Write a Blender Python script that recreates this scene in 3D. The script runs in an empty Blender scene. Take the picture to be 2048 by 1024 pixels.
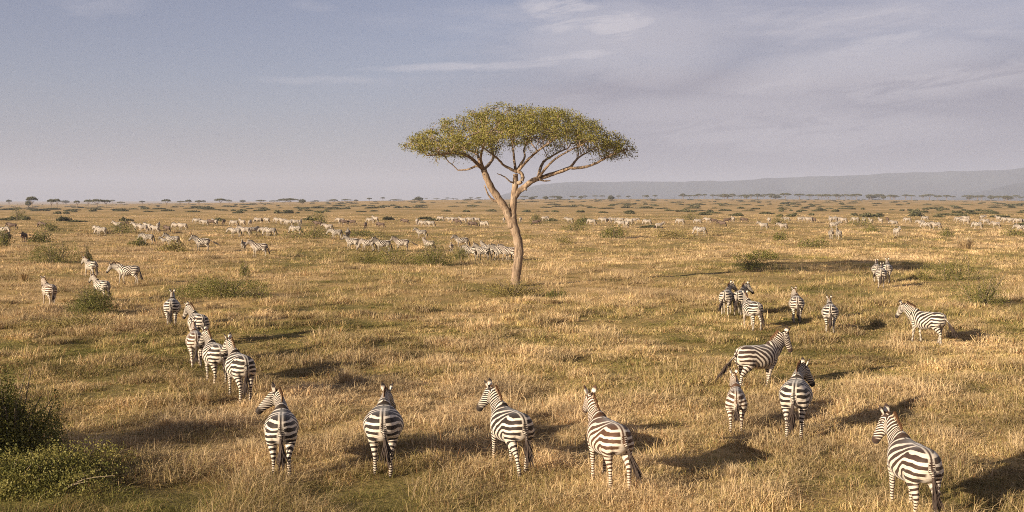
import bpy, math, random
import numpy as np
from mathutils import Vector, Matrix, Euler

scene = bpy.context.scene
COL = scene.collection
R = math.radians

# ------------------------------------------------------------------ camera
CAM_H = 5.5
FPX = 2240.0                       # focal length in pixels of the 2048 px wide photograph
PITCH = math.atan((512 - 399.0) / FPX)
cam_d = bpy.data.cameras.new("camera")
cam = bpy.data.objects.new("camera", cam_d)
COL.objects.link(cam)
cam.location = (0, 0, CAM_H)
cam.rotation_euler = (math.pi / 2 - PITCH, 0, 0)
cam_d.sensor_width = 36.0
cam_d.lens = 36.0 * FPX / 2048.0
cam_d.clip_start = 0.1
cam_d.clip_end = 60000
scene.camera = cam
scene.render.resolution_x = 1024
scene.render.resolution_y = 512

# ------------------------------------------------------------------ sun, sky, exposure
SUN_EL = R(15.0)
SH = R(39.0)                       # shadows run this far towards +y, measured from +x
sdir = Vector((math.cos(SUN_EL) * math.cos(SH), math.cos(SUN_EL) * math.sin(SH), -math.sin(SUN_EL)))
sun_d = bpy.data.lights.new("sun", 'SUN')
sun = bpy.data.objects.new("sun", sun_d)
COL.objects.link(sun)
sun.rotation_euler = sdir.to_track_quat('-Z', 'Y').to_euler()
sun_d.energy = 5.0
sun_d.angle = R(0.6)
sun_d.color = (1.0, 0.84, 0.64)

world = bpy.data.worlds.new("World")
scene.world = world
world.use_nodes = True
wn, wl = world.node_tree.nodes, world.node_tree.links
wn.clear()


def N(nodes, kind, **kw):
    n = nodes.new(kind)
    ins = kw.pop('ins', {})
    for k, v in kw.items():
        setattr(n, k, v)
    for k, v in ins.items():
        n.inputs[k].default_value = v
    return n


def mth(nodes, links, op, a, b=None, c=None, clamp=False):
    n = nodes.new('ShaderNodeMath')
    n.operation = op
    n.use_clamp = clamp
    for i, v in enumerate((a, b, c)):
        if v is None:
            continue
        if isinstance(v, (int, float)):
            n.inputs[i].default_value = v
        else:
            links.new(v, n.inputs[i])
    return n.outputs[0]


def mixc(nodes, links, fac, a, b, blend='MIX'):
    n = nodes.new('ShaderNodeMix')
    n.data_type = 'RGBA'
    n.blend_type = blend
    n.clamp_factor = True
    for sock, v in ((n.inputs[0], fac), (n.inputs[6], a), (n.inputs[7], b)):
        if isinstance(v, (int, float)):
            sock.default_value = v
        elif isinstance(v, (tuple, list)):
            sock.default_value = (*v[:3], 1)
        else:
            links.new(v, sock)
    return n.outputs[2]


def ramp(nodes, links, src, stops, interp='LINEAR'):
    n = nodes.new('ShaderNodeValToRGB')
    n.color_ramp.interpolation = interp
    el = n.color_ramp.elements
    while len(el) < len(stops):
        el.new(0.5)
    for e, (p, c) in zip(el, stops):
        e.position = p
        e.color = (*c[:3], 1) if isinstance(c, (tuple, list)) else (c, c, c, 1)
    links.new(src, n.inputs[0])
    return n.outputs[0]


def sstep(nodes, links, src, lo, hi):
    n = nodes.new('ShaderNodeMapRange')
    n.interpolation_type = 'SMOOTHSTEP'
    n.inputs[1].default_value = lo
    n.inputs[2].default_value = hi
    links.new(src, n.inputs[0])
    return n.outputs[0]


def build_world():
    sky = wn.new('ShaderNodeTexSky')
    sky.sky_type = 'NISHITA'
    sky.sun_disc = False
    sky.sun_elevation = SUN_EL
    # compass: blender sky rotation 0 puts the sun at +Y, growing clockwise seen from above
    to_sun = -sdir
    sky.sun_rotation = math.atan2(to_sun.x, to_sun.y)
    sky.altitude = 1600
    sky.air_density = 1.0
    sky.dust_density = 1.6
    sky.ozone_density = 1.5
    tc = wn.new('ShaderNodeTexCoord')
    sep = wn.new('ShaderNodeSeparateXYZ')
    wl.new(tc.outputs['Generated'], sep.inputs[0])
    X, Y, Z = sep.outputs
    az = mth(wn, wl, 'ARCTAN2', X, Y)                     # radians to the right of +y
    el = mth(wn, wl, 'ARCSINE', Z)
    # thin high cloud: streaks on a flat layer seen at a grazing angle
    den = mth(wn, wl, 'ADD', mth(wn, wl, 'MAXIMUM', Z, 0.0), 0.055)
    cx = mth(wn, wl, 'DIVIDE', X, den)
    cy = mth(wn, wl, 'DIVIDE', Y, den)
    cmb = wn.new('ShaderNodeCombineXYZ')
    wl.new(cx, cmb.inputs[0]); wl.new(cy, cmb.inputs[1])
    mp = N(wn, 'ShaderNodeMapping')
    mp.inputs['Rotation'].default_value = (0, 0, R(8))
    mp.inputs['Scale'].default_value = (0.42, 0.62, 1)
    mp.inputs['Location'].default_value = (3.1, 1.7, 0)
    wl.new(cmb.outputs[0], mp.inputs[0])
    n1 = N(wn, 'ShaderNodeTexNoise', ins={'Scale': 1.0, 'Detail': 9.0, 'Roughness': 0.58, 'Distortion': 0.35})
    wl.new(mp.outputs[0], n1.inputs['Vector'])
    n2 = N(wn, 'ShaderNodeTexNoise', ins={'Scale': 0.33, 'Detail': 4.0, 'Roughness': 0.5, 'Distortion': 0.2})
    wl.new(mp.outputs[0], n2.inputs['Vector'])
    # fine wisps, warped in (azimuth, elevation)
    cae = wn.new('ShaderNodeCombineXYZ')
    wl.new(az, cae.inputs[0]); wl.new(mth(wn, wl, 'MULTIPLY', el, 3.4), cae.inputs[1])
    n3 = N(wn, 'ShaderNodeTexNoise', ins={'Scale': 9.0, 'Detail': 8.0, 'Roughness': 0.62, 'Distortion': 0.6})
    wl.new(cae.outputs[0], n3.inputs['Vector'])
    w3 = mth(wn, wl, 'SUBTRACT', n3.outputs[0], 0.5)

    def blob(a0, e0, wa, we, slope=0.0, rag=0.5):
        """soft cloud patch centred at azimuth a0, elevation e0 (degrees)"""
        da = mth(wn, wl, 'SUBTRACT', az, R(a0))
        e_ = mth(wn, wl, 'SUBTRACT', el, mth(wn, wl, 'MULTIPLY_ADD', da, slope, R(e0)))
        e_ = mth(wn, wl, 'MULTIPLY_ADD', w3, R(we) * 3.2 * rag, e_)
        da = mth(wn, wl, 'MULTIPLY_ADD', w3, R(wa) * 1.2 * rag, da)
        q = mth(wn, wl, 'ADD', mth(wn, wl, 'POWER', mth(wn, wl, 'ABSOLUTE', mth(wn, wl, 'DIVIDE', da, R(wa))), 2),
                mth(wn, wl, 'POWER', mth(wn, wl, 'ABSOLUTE', mth(wn, wl, 'DIVIDE', e_, R(we))), 2))
        return sstep(wn, wl, mth(wn, wl, 'SUBTRACT', 1.0, q), 0.0, 1.1)

    patches = [(2.4, 9.6, 3.0, 0.6, 0.0, .9, .8), (4.6, 8.7, 4.4, 0.9, -0.05, 1., .75), (3.0, 7.1, 4.0, 0.45, 0.12, .9, .7),
               (5.0, 8.0, 2.2, 0.6, 0.1, 1., .5),
               (17.5, 7.2, 5.2, 0.75, 0.22, .7, .55), (14.0, 5.9, 4.2, 0.7, 0.12, .8, .5), (20.5, 5.6, 7.0, 1.0, 0.05, .7, .45),
               (-2.0, 6.7, 6.5, 0.28, 0.03, .8, .5), (-9.0, 6.0, 4.5, 0.3, 0.0, .9, .22), (-20.0, 9.3, 2.6, 0.7, 0.0, 1., .16),
               (-10.0, 9.5, 1.6, 0.35, 0.0, 1., .14), (14.0, 3.5, 12.0, 1.6, 0.0, .4, .35)]
    bright = None
    for a0, e0, wa, we, sl, rg, amp in patches:
        b = mth(wn, wl, 'MULTIPLY', blob(a0, e0, wa, we, sl, rg), amp)
        bright = b if bright is None else mth(wn, wl, 'MAXIMUM', bright, b)
    # break every patch up into fine streaks
    cs = wn.new('ShaderNodeCombineXYZ')
    wl.new(mth(wn, wl, 'MULTIPLY_ADD', el, 1.2, az), cs.inputs[0]); wl.new(mth(wn, wl, 'MULTIPLY_ADD', az, -1.1, mth(wn, wl, 'MULTIPLY', el, 7.0)), cs.inputs[1])
    n5 = N(wn, 'ShaderNodeTexNoise', ins={'Scale': 13.0, 'Detail': 10.0, 'Roughness': 0.66, 'Distortion': 0.9})
    wl.new(cs.outputs[0], n5.inputs['Vector'])
    bright = mth(wn, wl, 'MULTIPLY', bright, sstep(wn, wl, n5.outputs[0], .25, .56))
    high = sstep(wn, wl, el, R(2.5), R(6.5))
    streak = mth(wn, wl, 'MULTIPLY', sstep(wn, wl, n1.outputs[0], .47, .74), mth(wn, wl, 'MULTIPLY', high, sstep(wn, wl, az, R(-14), R(6))))
    streak = mth(wn, wl, 'MULTIPLY', streak, mth(wn, wl, 'MULTIPLY_ADD', n5.outputs[0], 1.2, -.1))
    bright = mth(wn, wl, 'MAXIMUM', bright, mth(wn, wl, 'MULTIPLY', streak, .95))
    broad = None
    for a0, e0, wa, we, sl, amp in ((5.5, 7.9, 7.5, 2.6, 0.0, .42), (17.0, 6.4, 9.0, 1.5, 0.12, .45), (22.0, 8.6, 6.0, 1.0, 0.0, .3), (10.0, 4.6, 10.0, 1.0, 0.05, .3)):
        b = mth(wn, wl, 'MULTIPLY', blob(a0, e0, wa, we, sl, .45), amp)
        broad = b if broad is None else mth(wn, wl, 'MAXIMUM', broad, b)
    bright = mth(wn, wl, 'MAXIMUM', bright, broad)
    # grey veil, thickening to the right
    side = sstep(wn, wl, az, R(-9), R(9))
    low = sstep(wn, wl, mth(wn, wl, 'MULTIPLY', el, -1.0), R(-11), R(-1.0))
    veil = mth(wn, wl, 'MULTIPLY', side, mth(wn, wl, 'MULTIPLY_ADD', n2.outputs[0], 1.3, 0.05))
    veil = mth(wn, wl, 'MULTIPLY_ADD', low, 0.50, veil)
    veil = mth(wn, wl, 'MULTIPLY_ADD', n1.outputs[0], 0.25, veil)
    veil = mth(wn, wl, 'MINIMUM', mth(wn, wl, 'MAXIMUM', veil, 0.38), 0.94)
    S = 1.0 / WORLD_STRENGTH
    base = mixc(wn, wl, 1.0, sky.outputs[0], SKY_TINT, 'MULTIPLY')
    c = mixc(wn, wl, veil, base, tuple(v * S for v in VEIL_COL))
    c = mixc(wn, wl, bright, c, tuple(v * S for v in CLOUD_COL))
    bg = N(wn, 'ShaderNodeBackground', ins={'Strength': WORLD_STRENGTH})
    wl.new(c, bg.inputs[0])
    out = wn.new('ShaderNodeOutputWorld')
    wl.new(bg.outputs[0], out.inputs[0])


WORLD_STRENGTH = 0.05
SKY_TINT = (0.86, 0.745, 0.83)
VEIL_COL = (0.129, 0.123, 0.150)
CLOUD_COL = (0.282, 0.266, 0.283)
build_world()

vs = scene.view_settings
vs.view_transform = 'Standard'
vs.look = 'None'
vs.exposure = 1.27
vs.gamma = 1.0
vs.use_curve_mapping = False
scene.cycles.use_denoising = False     # the denoiser smears the grass; plain sampling keeps its texture
scene.cycles.filter_width = 1.0
scene.cycles.max_bounces = 6
scene.cycles.volume_bounces = 1
scene.cycles.transparent_max_bounces = 8


# ------------------------------------------------------------------ small helpers
def tag(o, label=None, cat=None, group=None, kind=None):
    if label: o['label'] = label
    if cat: o['category'] = cat
    if group: o['group'] = group
    if kind: o['kind'] = kind
    return o


def empty(name, loc=(0, 0, 0), rz=0.0):
    o = bpy.data.objects.new(name, None)
    o.empty_display_size = 0.3
    COL.objects.link(o)
    o.location = loc
    o.rotation_euler = (0, 0, rz)
    return o


def link(name, me, parent=None, loc=(0, 0, 0), rz=0.0, sc=1.0):
    o = bpy.data.objects.new(name, me)
    COL.objects.link(o)
    o.location = loc
    o.rotation_euler = (0, 0, rz)
    o.scale = (sc, sc, sc) if isinstance(sc, (int, float)) else sc
    if parent is not None:
        o.parent = parent
    return o


def kids(o):
    return [c for c in bpy.data.objects if c.parent == o]


def copy_tree(o, children):
    c = o.copy()
    COL.objects.link(c)
    for ch in children:
        d = ch.copy()
        COL.objects.link(d)
        d.parent = c
    return c


def np_mesh(name, V, tris=None, quads=None, mat=None, smooth=True, attrs=None, cols=None):
    """fast mesh from numpy arrays"""
    me = bpy.data.meshes.new(name)
    V = np.asarray(V, dtype=np.float32)
    nt = 0 if tris is None else len(tris)
    nq = 0 if quads is None else len(quads)
    me.vertices.add(len(V))
    me.vertices.foreach_set('co', V.ravel())
    parts, starts = [], []
    if nt:
        parts.append(np.asarray(tris, dtype=np.int32).ravel())
        starts.append(np.arange(nt, dtype=np.int32) * 3)
    if nq:
        parts.append(np.asarray(quads, dtype=np.int32).ravel())
        starts.append(np.arange(nq, dtype=np.int32) * 4 + nt * 3)
    loops = np.concatenate(parts)
    me.loops.add(len(loops))
    me.loops.foreach_set('vertex_index', loops)
    me.polygons.add(nt + nq)
    me.polygons.foreach_set('loop_start', np.concatenate(starts))
    if smooth:
        me.polygons.foreach_set('use_smooth', np.ones(nt + nq, dtype=bool))
    me.update(calc_edges=True)
    for k, a in (attrs or {}).items():
        at = me.attributes.new(k, 'FLOAT', 'POINT')
        at.data.foreach_set('value', np.asarray(a, dtype=np.float32))
    for k, a in (cols or {}).items():
        at = me.attributes.new(k, 'FLOAT_COLOR', 'POINT')
        a = np.asarray(a, dtype=np.float32)
        if a.shape[1] == 3:
            a = np.concatenate([a, np.ones((len(a), 1), np.float32)], 1)
        at.data.foreach_set('color', a.ravel())
    if mat is not None:
        me.materials.append(mat)
    return me


def _hash(ix, iy, seed):
    h = (ix.astype(np.int64) * 374761393 + iy.astype(np.int64) * 668265263 + seed * 974634777) & 0xFFFFFFFF
    h = ((h ^ (h >> 13)) * 1274126177) & 0xFFFFFFFF
    h = (h ^ (h >> 16)) & 0xFFFFFF
    return h / float(0xFFFFFF)


def vnoise(x, y, seed=0):
    """smooth value noise in 0..1"""
    x = np.asarray(x, dtype=np.float64); y = np.asarray(y, dtype=np.float64)
    ix = np.floor(x); iy = np.floor(y)
    fx = x - ix; fy = y - iy
    fx = fx * fx * (3 - 2 * fx); fy = fy * fy * (3 - 2 * fy)
    a = _hash(ix, iy, seed); b = _hash(ix + 1, iy, seed)
    c = _hash(ix, iy + 1, seed); d = _hash(ix + 1, iy + 1, seed)
    return (a * (1 - fx) + b * fx) * (1 - fy) + (c * (1 - fx) + d * fx) * fy


def fbm(x, y, seed=0, oct=3):
    s, a, t = 0.0, 1.0, 0.0
    for k in range(oct):
        s = s + a * vnoise(x * 2 ** k + 17.3 * k, y * 2 ** k - 9.1 * k, seed + k)
        t += a
        a *= 0.5
    return s / t


def smooth01(x, a, b):
    t = np.clip((np.asarray(x, dtype=np.float64) - a) / (b - a), 0, 1)
    return t * t * (3 - 2 * t)


def terrain(x, y):
    """height of the plain: hummocks near the camera, a faint swell far off"""
    x = np.asarray(x, dtype=np.float64); y = np.asarray(y, dtype=np.float64)
    r = np.hypot(x, y)
    az = np.degrees(np.arctan2(x, y))
    A = np.interp(az, [-40, -24.5, -12.5, -4, 2, 12, 24.5, 40], [-5.5, -5.5, -0.6, 4.6, 5.9, 5.9, 3.2, 2])
    far = smooth01(r, 280, 2000) * A - smooth01(r, 2300, 4500) * (A + 14)
    hum = (fbm(x / 2.6, y / 2.6, 5, 3) - 0.5) * 0.22 * (1 - smooth01(r, 60, 260))
    roll = (fbm(x / 38, y / 38, 11, 2) - 0.5) * 0.5 * smooth01(r, 20, 80)
    return far + hum + roll


def at(u, v, it=12):
    """ground point under photograph pixel (u, v)"""
    cx, cz = (u - 1024) / FPX, -(v - 512) / FPX
    dy = math.cos(PITCH) + cz * math.sin(PITCH)
    dz = -math.sin(PITCH) + cz * math.cos(PITCH)
    dx = cx
    z = 0.0
    for _ in range(it):
        dzz = min(dz, -1e-4)
        t = (z - CAM_H) / dzz
        t = min(t, 6000)
        nz = float(terrain(dx * t, dy * t))
        z = 0.5 * z + 0.5 * nz
    return Vector((dx * t, dy * t, float(terrain(dx * t, dy * t))))


def px_m(p):
    """photograph pixels per metre at point p"""
    return FPX / (p.y * math.cos(PITCH) + (CAM_H - p.z) * math.sin(PITCH))


# ------------------------------------------------------------------ materials
def new_mat(name):
    m = bpy.data.materials.new(name)
    m.use_nodes = True
    nt = m.node_tree
    nt.nodes.clear()
    out = nt.nodes.new('ShaderNodeOutputMaterial')
    return m, nt.nodes, nt.links, out


def attr(nodes, name, out='Fac'):
    n = nodes.new('ShaderNodeAttribute')
    n.attribute_name = name
    return n.outputs[out]


def simple_mat(name, col, rough=0.8, var=0.15, scale=3.0, bump=0.0, bscale=20):
    m, n, l, out = new_mat(name)
    b = N(n, 'ShaderNodeBsdfPrincipled', ins={'Roughness': rough})
    b.inputs['Specular IOR Level'].default_value = 0.25
    tc = n.new('ShaderNodeTexCoord')
    nz = N(n, 'ShaderNodeTexNoise', ins={'Scale': scale, 'Detail': 5.0})
    l.new(tc.outputs['Object'], nz.inputs['Vector'])
    c = mixc(n, l, nz.outputs[0], tuple(v * (1 - var * 2) for v in col), tuple(min(1, v * (1 + var * 2)) for v in col))
    l.new(c, b.inputs['Base Color'])
    if bump:
        nb = N(n, 'ShaderNodeTexNoise', ins={'Scale': bscale, 'Detail': 4.0})
        l.new(tc.outputs['Object'], nb.inputs['Vector'])
        bp = N(n, 'ShaderNodeBump', ins={'Strength': bump, 'Distance': 0.03})
        l.new(nb.outputs[0], bp.inputs['Height'])
        l.new(bp.outputs[0], b.inputs['Normal'])
    l.new(b.outputs[0], out.inputs[0])
    return m


def leaf_mat(name, cols, transl=0.3):
    """foliage coloured by the mesh attribute 'tint' (0..1) through a three stop ramp"""
    m, n, l, out = new_mat(name)
    t = attr(n, 'tint')
    c = ramp(n, l, t, [(0.0, cols[0]), (0.5, cols[1]), (1.0, cols[2])])
    d = N(n, 'ShaderNodeBsdfPrincipled', ins={'Roughness': 0.6})
    d.inputs['Specular IOR Level'].default_value = 0.2
    l.new(c, d.inputs['Base Color'])
    tr = n.new('ShaderNodeBsdfTranslucent')
    l.new(c, tr.inputs[0])
    mx = N(n, 'ShaderNodeMixShader', ins={0: transl})
    l.new(d.outputs[0], mx.inputs[1]); l.new(tr.outputs[0], mx.inputs[2])
    l.new(mx.outputs[0], out.inputs[0])
    return m
# ------------------------------------------------------------------ animals
def catmull(A, n):
    """resample the rows of A (sections) smoothly, n steps per span"""
    A = np.asarray(A, dtype=np.float64)
    P = np.vstack([2 * A[0] - A[1], A, 2 * A[-1] - A[-2]])
    out = []
    for i in range(1, len(P) - 2):
        for k in range(n):
            t = k / n
            out.append(0.5 * ((2 * P[i]) + (-P[i - 1] + P[i + 1]) * t + (2 * P[i - 1] - 5 * P[i] + 4 * P[i + 1] - P[i + 2]) * t * t
                              + (-P[i - 1] + 3 * P[i] - 3 * P[i + 1] + P[i + 2]) * t ** 3))
    out.append(A[-1])
    return np.array(out)


class Soup:
    def __init__(self):
        self.V, self.T, self.Q, self.n = [], [], [], 0

    def loft(self, C, S, U, w, h, m=18, cap=True):
        """closed tube through centres C with side axes S, up axes U and half sizes w, h"""
        C, S, U = (np.asarray(a, dtype=np.float64) for a in (C, S, U))
        k = len(C)
        an = np.linspace(0, 2 * np.pi, m, endpoint=False)
        ring = C[:, None, :] + np.cos(an)[None, :, None] * S[:, None, :] * np.asarray(w)[:, None, None] \
            + np.sin(an)[None, :, None] * U[:, None, :] * np.asarray(h)[:, None, None]
        b = self.n
        self.V.append(ring.reshape(-1, 3)); self.n += k * m
        i = np.arange(k - 1)[:, None] * m; j = np.arange(m)[None, :]; j2 = (j + 1) % m
        self.Q.append(np.stack([b + i + j, b + i + j2, b + i + m + j2, b + i + m + j], -1).reshape(-1, 4))
        if cap:
            self.V.append(C[[0, -1]]); c0 = self.n; self.n += 2
            jj = np.arange(m); jn = (jj + 1) % m
            self.T.append(np.stack([np.full(m, c0), b + jn, b + jj], -1))
            e = b + (k - 1) * m
            self.T.append(np.stack([np.full(m, c0 + 1), e + jj, e + jn], -1))

    def tube(self, P, r, m=8, cap=True):
        P = np.asarray(P, dtype=np.float64)
        T = np.gradient(P, axis=0)
        T /= np.linalg.norm(T, axis=1)[:, None] + 1e-9
        ref = np.where(np.abs(T[:, 2:3]) > 0.9, np.array([[1.0, 0, 0]]), np.array([[0, 0, 1.0]]))
        S = np.cross(ref, T); S /= np.linalg.norm(S, axis=1)[:, None] + 1e-9
        U = np.cross(T, S)
        self.loft(P, S, U, r, r, m, cap)

    def arrays(self):
        V = np.vstack(self.V)
        T = np.vstack(self.T) if self.T else None
        Q = np.vstack(self.Q) if self.Q else None
        return V, T, Q


def remesh(soup, voxel, smooth_it=2):
    V, T, Q = soup.arrays()
    me = np_mesh('tmp', V, T, Q)
    o = bpy.data.objects.new('tmp', me)
    COL.objects.link(o)
    md = o.modifiers.new('r', 'REMESH')
    md.mode = 'VOXEL'
    md.voxel_size = voxel
    md.use_smooth_shade = True
    if smooth_it:
        sm = o.modifiers.new('s', 'SMOOTH')
        sm.factor = 0.5
        sm.iterations = smooth_it
    dg = bpy.context.evaluated_depsgraph_get()
    ev = o.evaluated_get(dg)
    m2 = ev.to_mesh()
    nv = len(m2.vertices)
    co = np.empty(nv * 3, np.float32); m2.vertices.foreach_get('co', co)
    m2.calc_loop_triangles()
    nt = len(m2.loop_triangles)
    tr = np.empty(nt * 3, np.int32); m2.loop_triangles.foreach_get('vertices', tr)
    ev.to_mesh_clear()
    bpy.data.objects.remove(o)
    bpy.data.meshes.remove(me)
    return co.reshape(-1, 3).astype(np.float64), tr.reshape(-1, 3)


ZEBRA = dict(
    torso=[(-.80, 1.04, .07, .09), (-.755, 1.03, .17, .19), (-.66, 1.02, .255, .262), (-.50, 1.01, .31, .305), (-.30, .985, .345, .318),
           (-.05, .955, .385, .345), (.18, .945, .37, .35), (.38, .975, .30, .335), (.54, 1.01, .225, .285), (.66, 1.04, .15, .19), (.72, 1.05, .08, .1)],
    front=[(.45, .13, 1.00, .09, .17), (.44, .165, .82, .088, .13), (.43, .165, .67, .064, .085), (.435, .155, .51, .047, .058), (.44, .15, .435, .048, .054),
           (.437, .15, .36, .036, .04), (.435, .15, .24, .033, .036), (.435, .15, .12, .041, .045), (.455, .15, .07, .036, .038), (.47, .15, .03, .05, .055), (.475, .15, 0, .054, .062)],
    hind=[(-.50, .12, 1.10, .15, .2), (-.49, .17, .93, .155, .235), (-.475, .185, .78, .125, .185), (-.53, .175, .64, .083, .115), (-.60, .16, .49, .052, .07),
          (-.608, .155, .42, .042, .052), (-.597, .155, .27, .036, .04), (-.587, .155, .13, .043, .048), (-.56, .155, .075, .038, .04), (-.54, .155, .03, .052, .058), (-.535, .155, 0, .056, .064)],
    neck_root=(.50, 0, 1.10), neck_len=.63, neck_w=(.185, .15, .115, .095, .088), neck_h=(.32, .275, .225, .178, .15), neck_p0=28,
    head=[(-.07, .06, .07, 0), (0, .094, .124, 0), (.12, .108, .150, -.014), (.26, .092, .122, -.008), (.39, .072, .094, .002), (.48, .070, .084, 0), (.545, .066, .074, -.004), (.585, .038, .044, -.006)],
    tail=(-.80, 1.17), ear=.205)
GNU = dict(
    torso=[(-.74, .93, .07, .08), (-.70, .93, .14, .16), (-.60, .92, .2, .22), (-.45, .91, .235, .245), (-.25, .90, .26, .26),
           (-.02, .89, .28, .29), (.2, .90, .28, .34), (.38, .94, .25, .36), (.52, .98, .2, .31), (.64, 1.0, .14, .22), (.70, 1.0, .08, .12)],
    front=[(.45, .11, .95, .085, .16), (.44, .14, .78, .08, .12), (.43, .14, .64, .055, .075), (.435, .13, .49, .042, .05), (.44, .13, .42, .042, .046),
           (.437, .13, .34, .03, .034), (.435, .13, .23, .028, .03), (.435, .13, .11, .034, .038), (.455, .13, .065, .03, .033), (.47, .13, .03, .042, .046), (.475, .13, 0, .046, .052)],
    hind=[(-.48, .1, .98, .12, .17), (-.47, .13, .83, .12, .19), (-.455, .14, .7, .095, .14), (-.50, .135, .58, .065, .09), (-.57, .13, .45, .043, .056),
          (-.578, .13, .38, .034, .042), (-.57, .13, .25, .03, .034), (-.56, .13, .12, .036, .04), (-.53, .13, .07, .032, .034), (-.51, .13, .03, .042, .048), (-.505, .13, 0, .046, .052)],
    neck_root=(.50, 0, 1.08), neck_len=.5, neck_w=(.16, .13, .11, .1, .09), neck_h=(.3, .25, .2, .17, .15), neck_p0=5,
    head=[(-.07, .055, .065, 0), (0, .09, .12, 0), (.11, .095, .125, -.012), (.25, .07, .09, 0), (.38, .062, .075, 0), (.47, .068, .072, 0), (.54, .064, .066, 0), (.57, .035, .04, 0)],
    tail=(-.73, 1.05), ear=.15)

_RT = np.linspace(-0.75, 1.5, 400)
_LAM = np.interp(_RT, [-.75, -.5, -.25, -.05, .12, .35, .62, .8, 1.0, 1.5], [.034, .040, .052, .080, .098, .116, .122, .104, .082, .07])
_PH = np.concatenate([[0], np.cumsum(np.diff(_RT) / (0.5 * (_LAM[1:] + _LAM[:-1])))])
CX, CZ = -.36, .66


def torso_phase(x, z):
    dz = z - CZ
    dx = np.maximum(x - CX, 0)
    dzf = np.maximum(dz, 0) * 0.92 * (1 - 0.75 * smooth01(dx, .1, 1.0))
    r = np.where(x > CX, .75 * dx + np.hypot(dx * .35, dzf), dz * 0.92)
    return np.interp(r, _RT, _PH)


def rot_y(P, piv, a):
    """rotate points in the xz plane about piv; positive a swings the lower end forward"""
    c, s = math.cos(a), math.sin(a)
    d = P - piv
    return piv + np.stack([d[:, 0] * c - d[:, 1] * s, d[:, 0] * s + d[:, 1] * c], 1)


def leg_pts(prof, side, swing, bend, lift, front):
    A = np.array(prof, dtype=np.float64)
    B = catmull(A, 3)
    xz = B[:, [0, 2]].copy()
    rest = B[:, 2].copy()
    top = 0.92 if front else 0.95
    k = smooth01(top - rest, 0.0, 0.35)[:, None]
    piv = np.array([A[1, 0], top])
    sw = rot_y(xz, piv, R(swing))
    xz = xz * (1 - k) + sw * k
    j = np.argmin(np.abs(rest - (0.435 if front else 0.48)))
    low = rest < rest[j] + 1e-6
    pj = xz[j].copy()
    xz[low] = rot_y(xz[low], pj, R(-bend))
    # stand on the ground
    zmin = xz[-1, 1]
    want = lift
    f = np.clip((top - rest) / top, 0, 1)
    xz[:, 1] -= (zmin - want) * f
    P = np.stack([xz[:, 0], B[:, 1] * side, xz[:, 1]], 1)
    return P, B[:, 3], B[:, 4], rest


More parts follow.
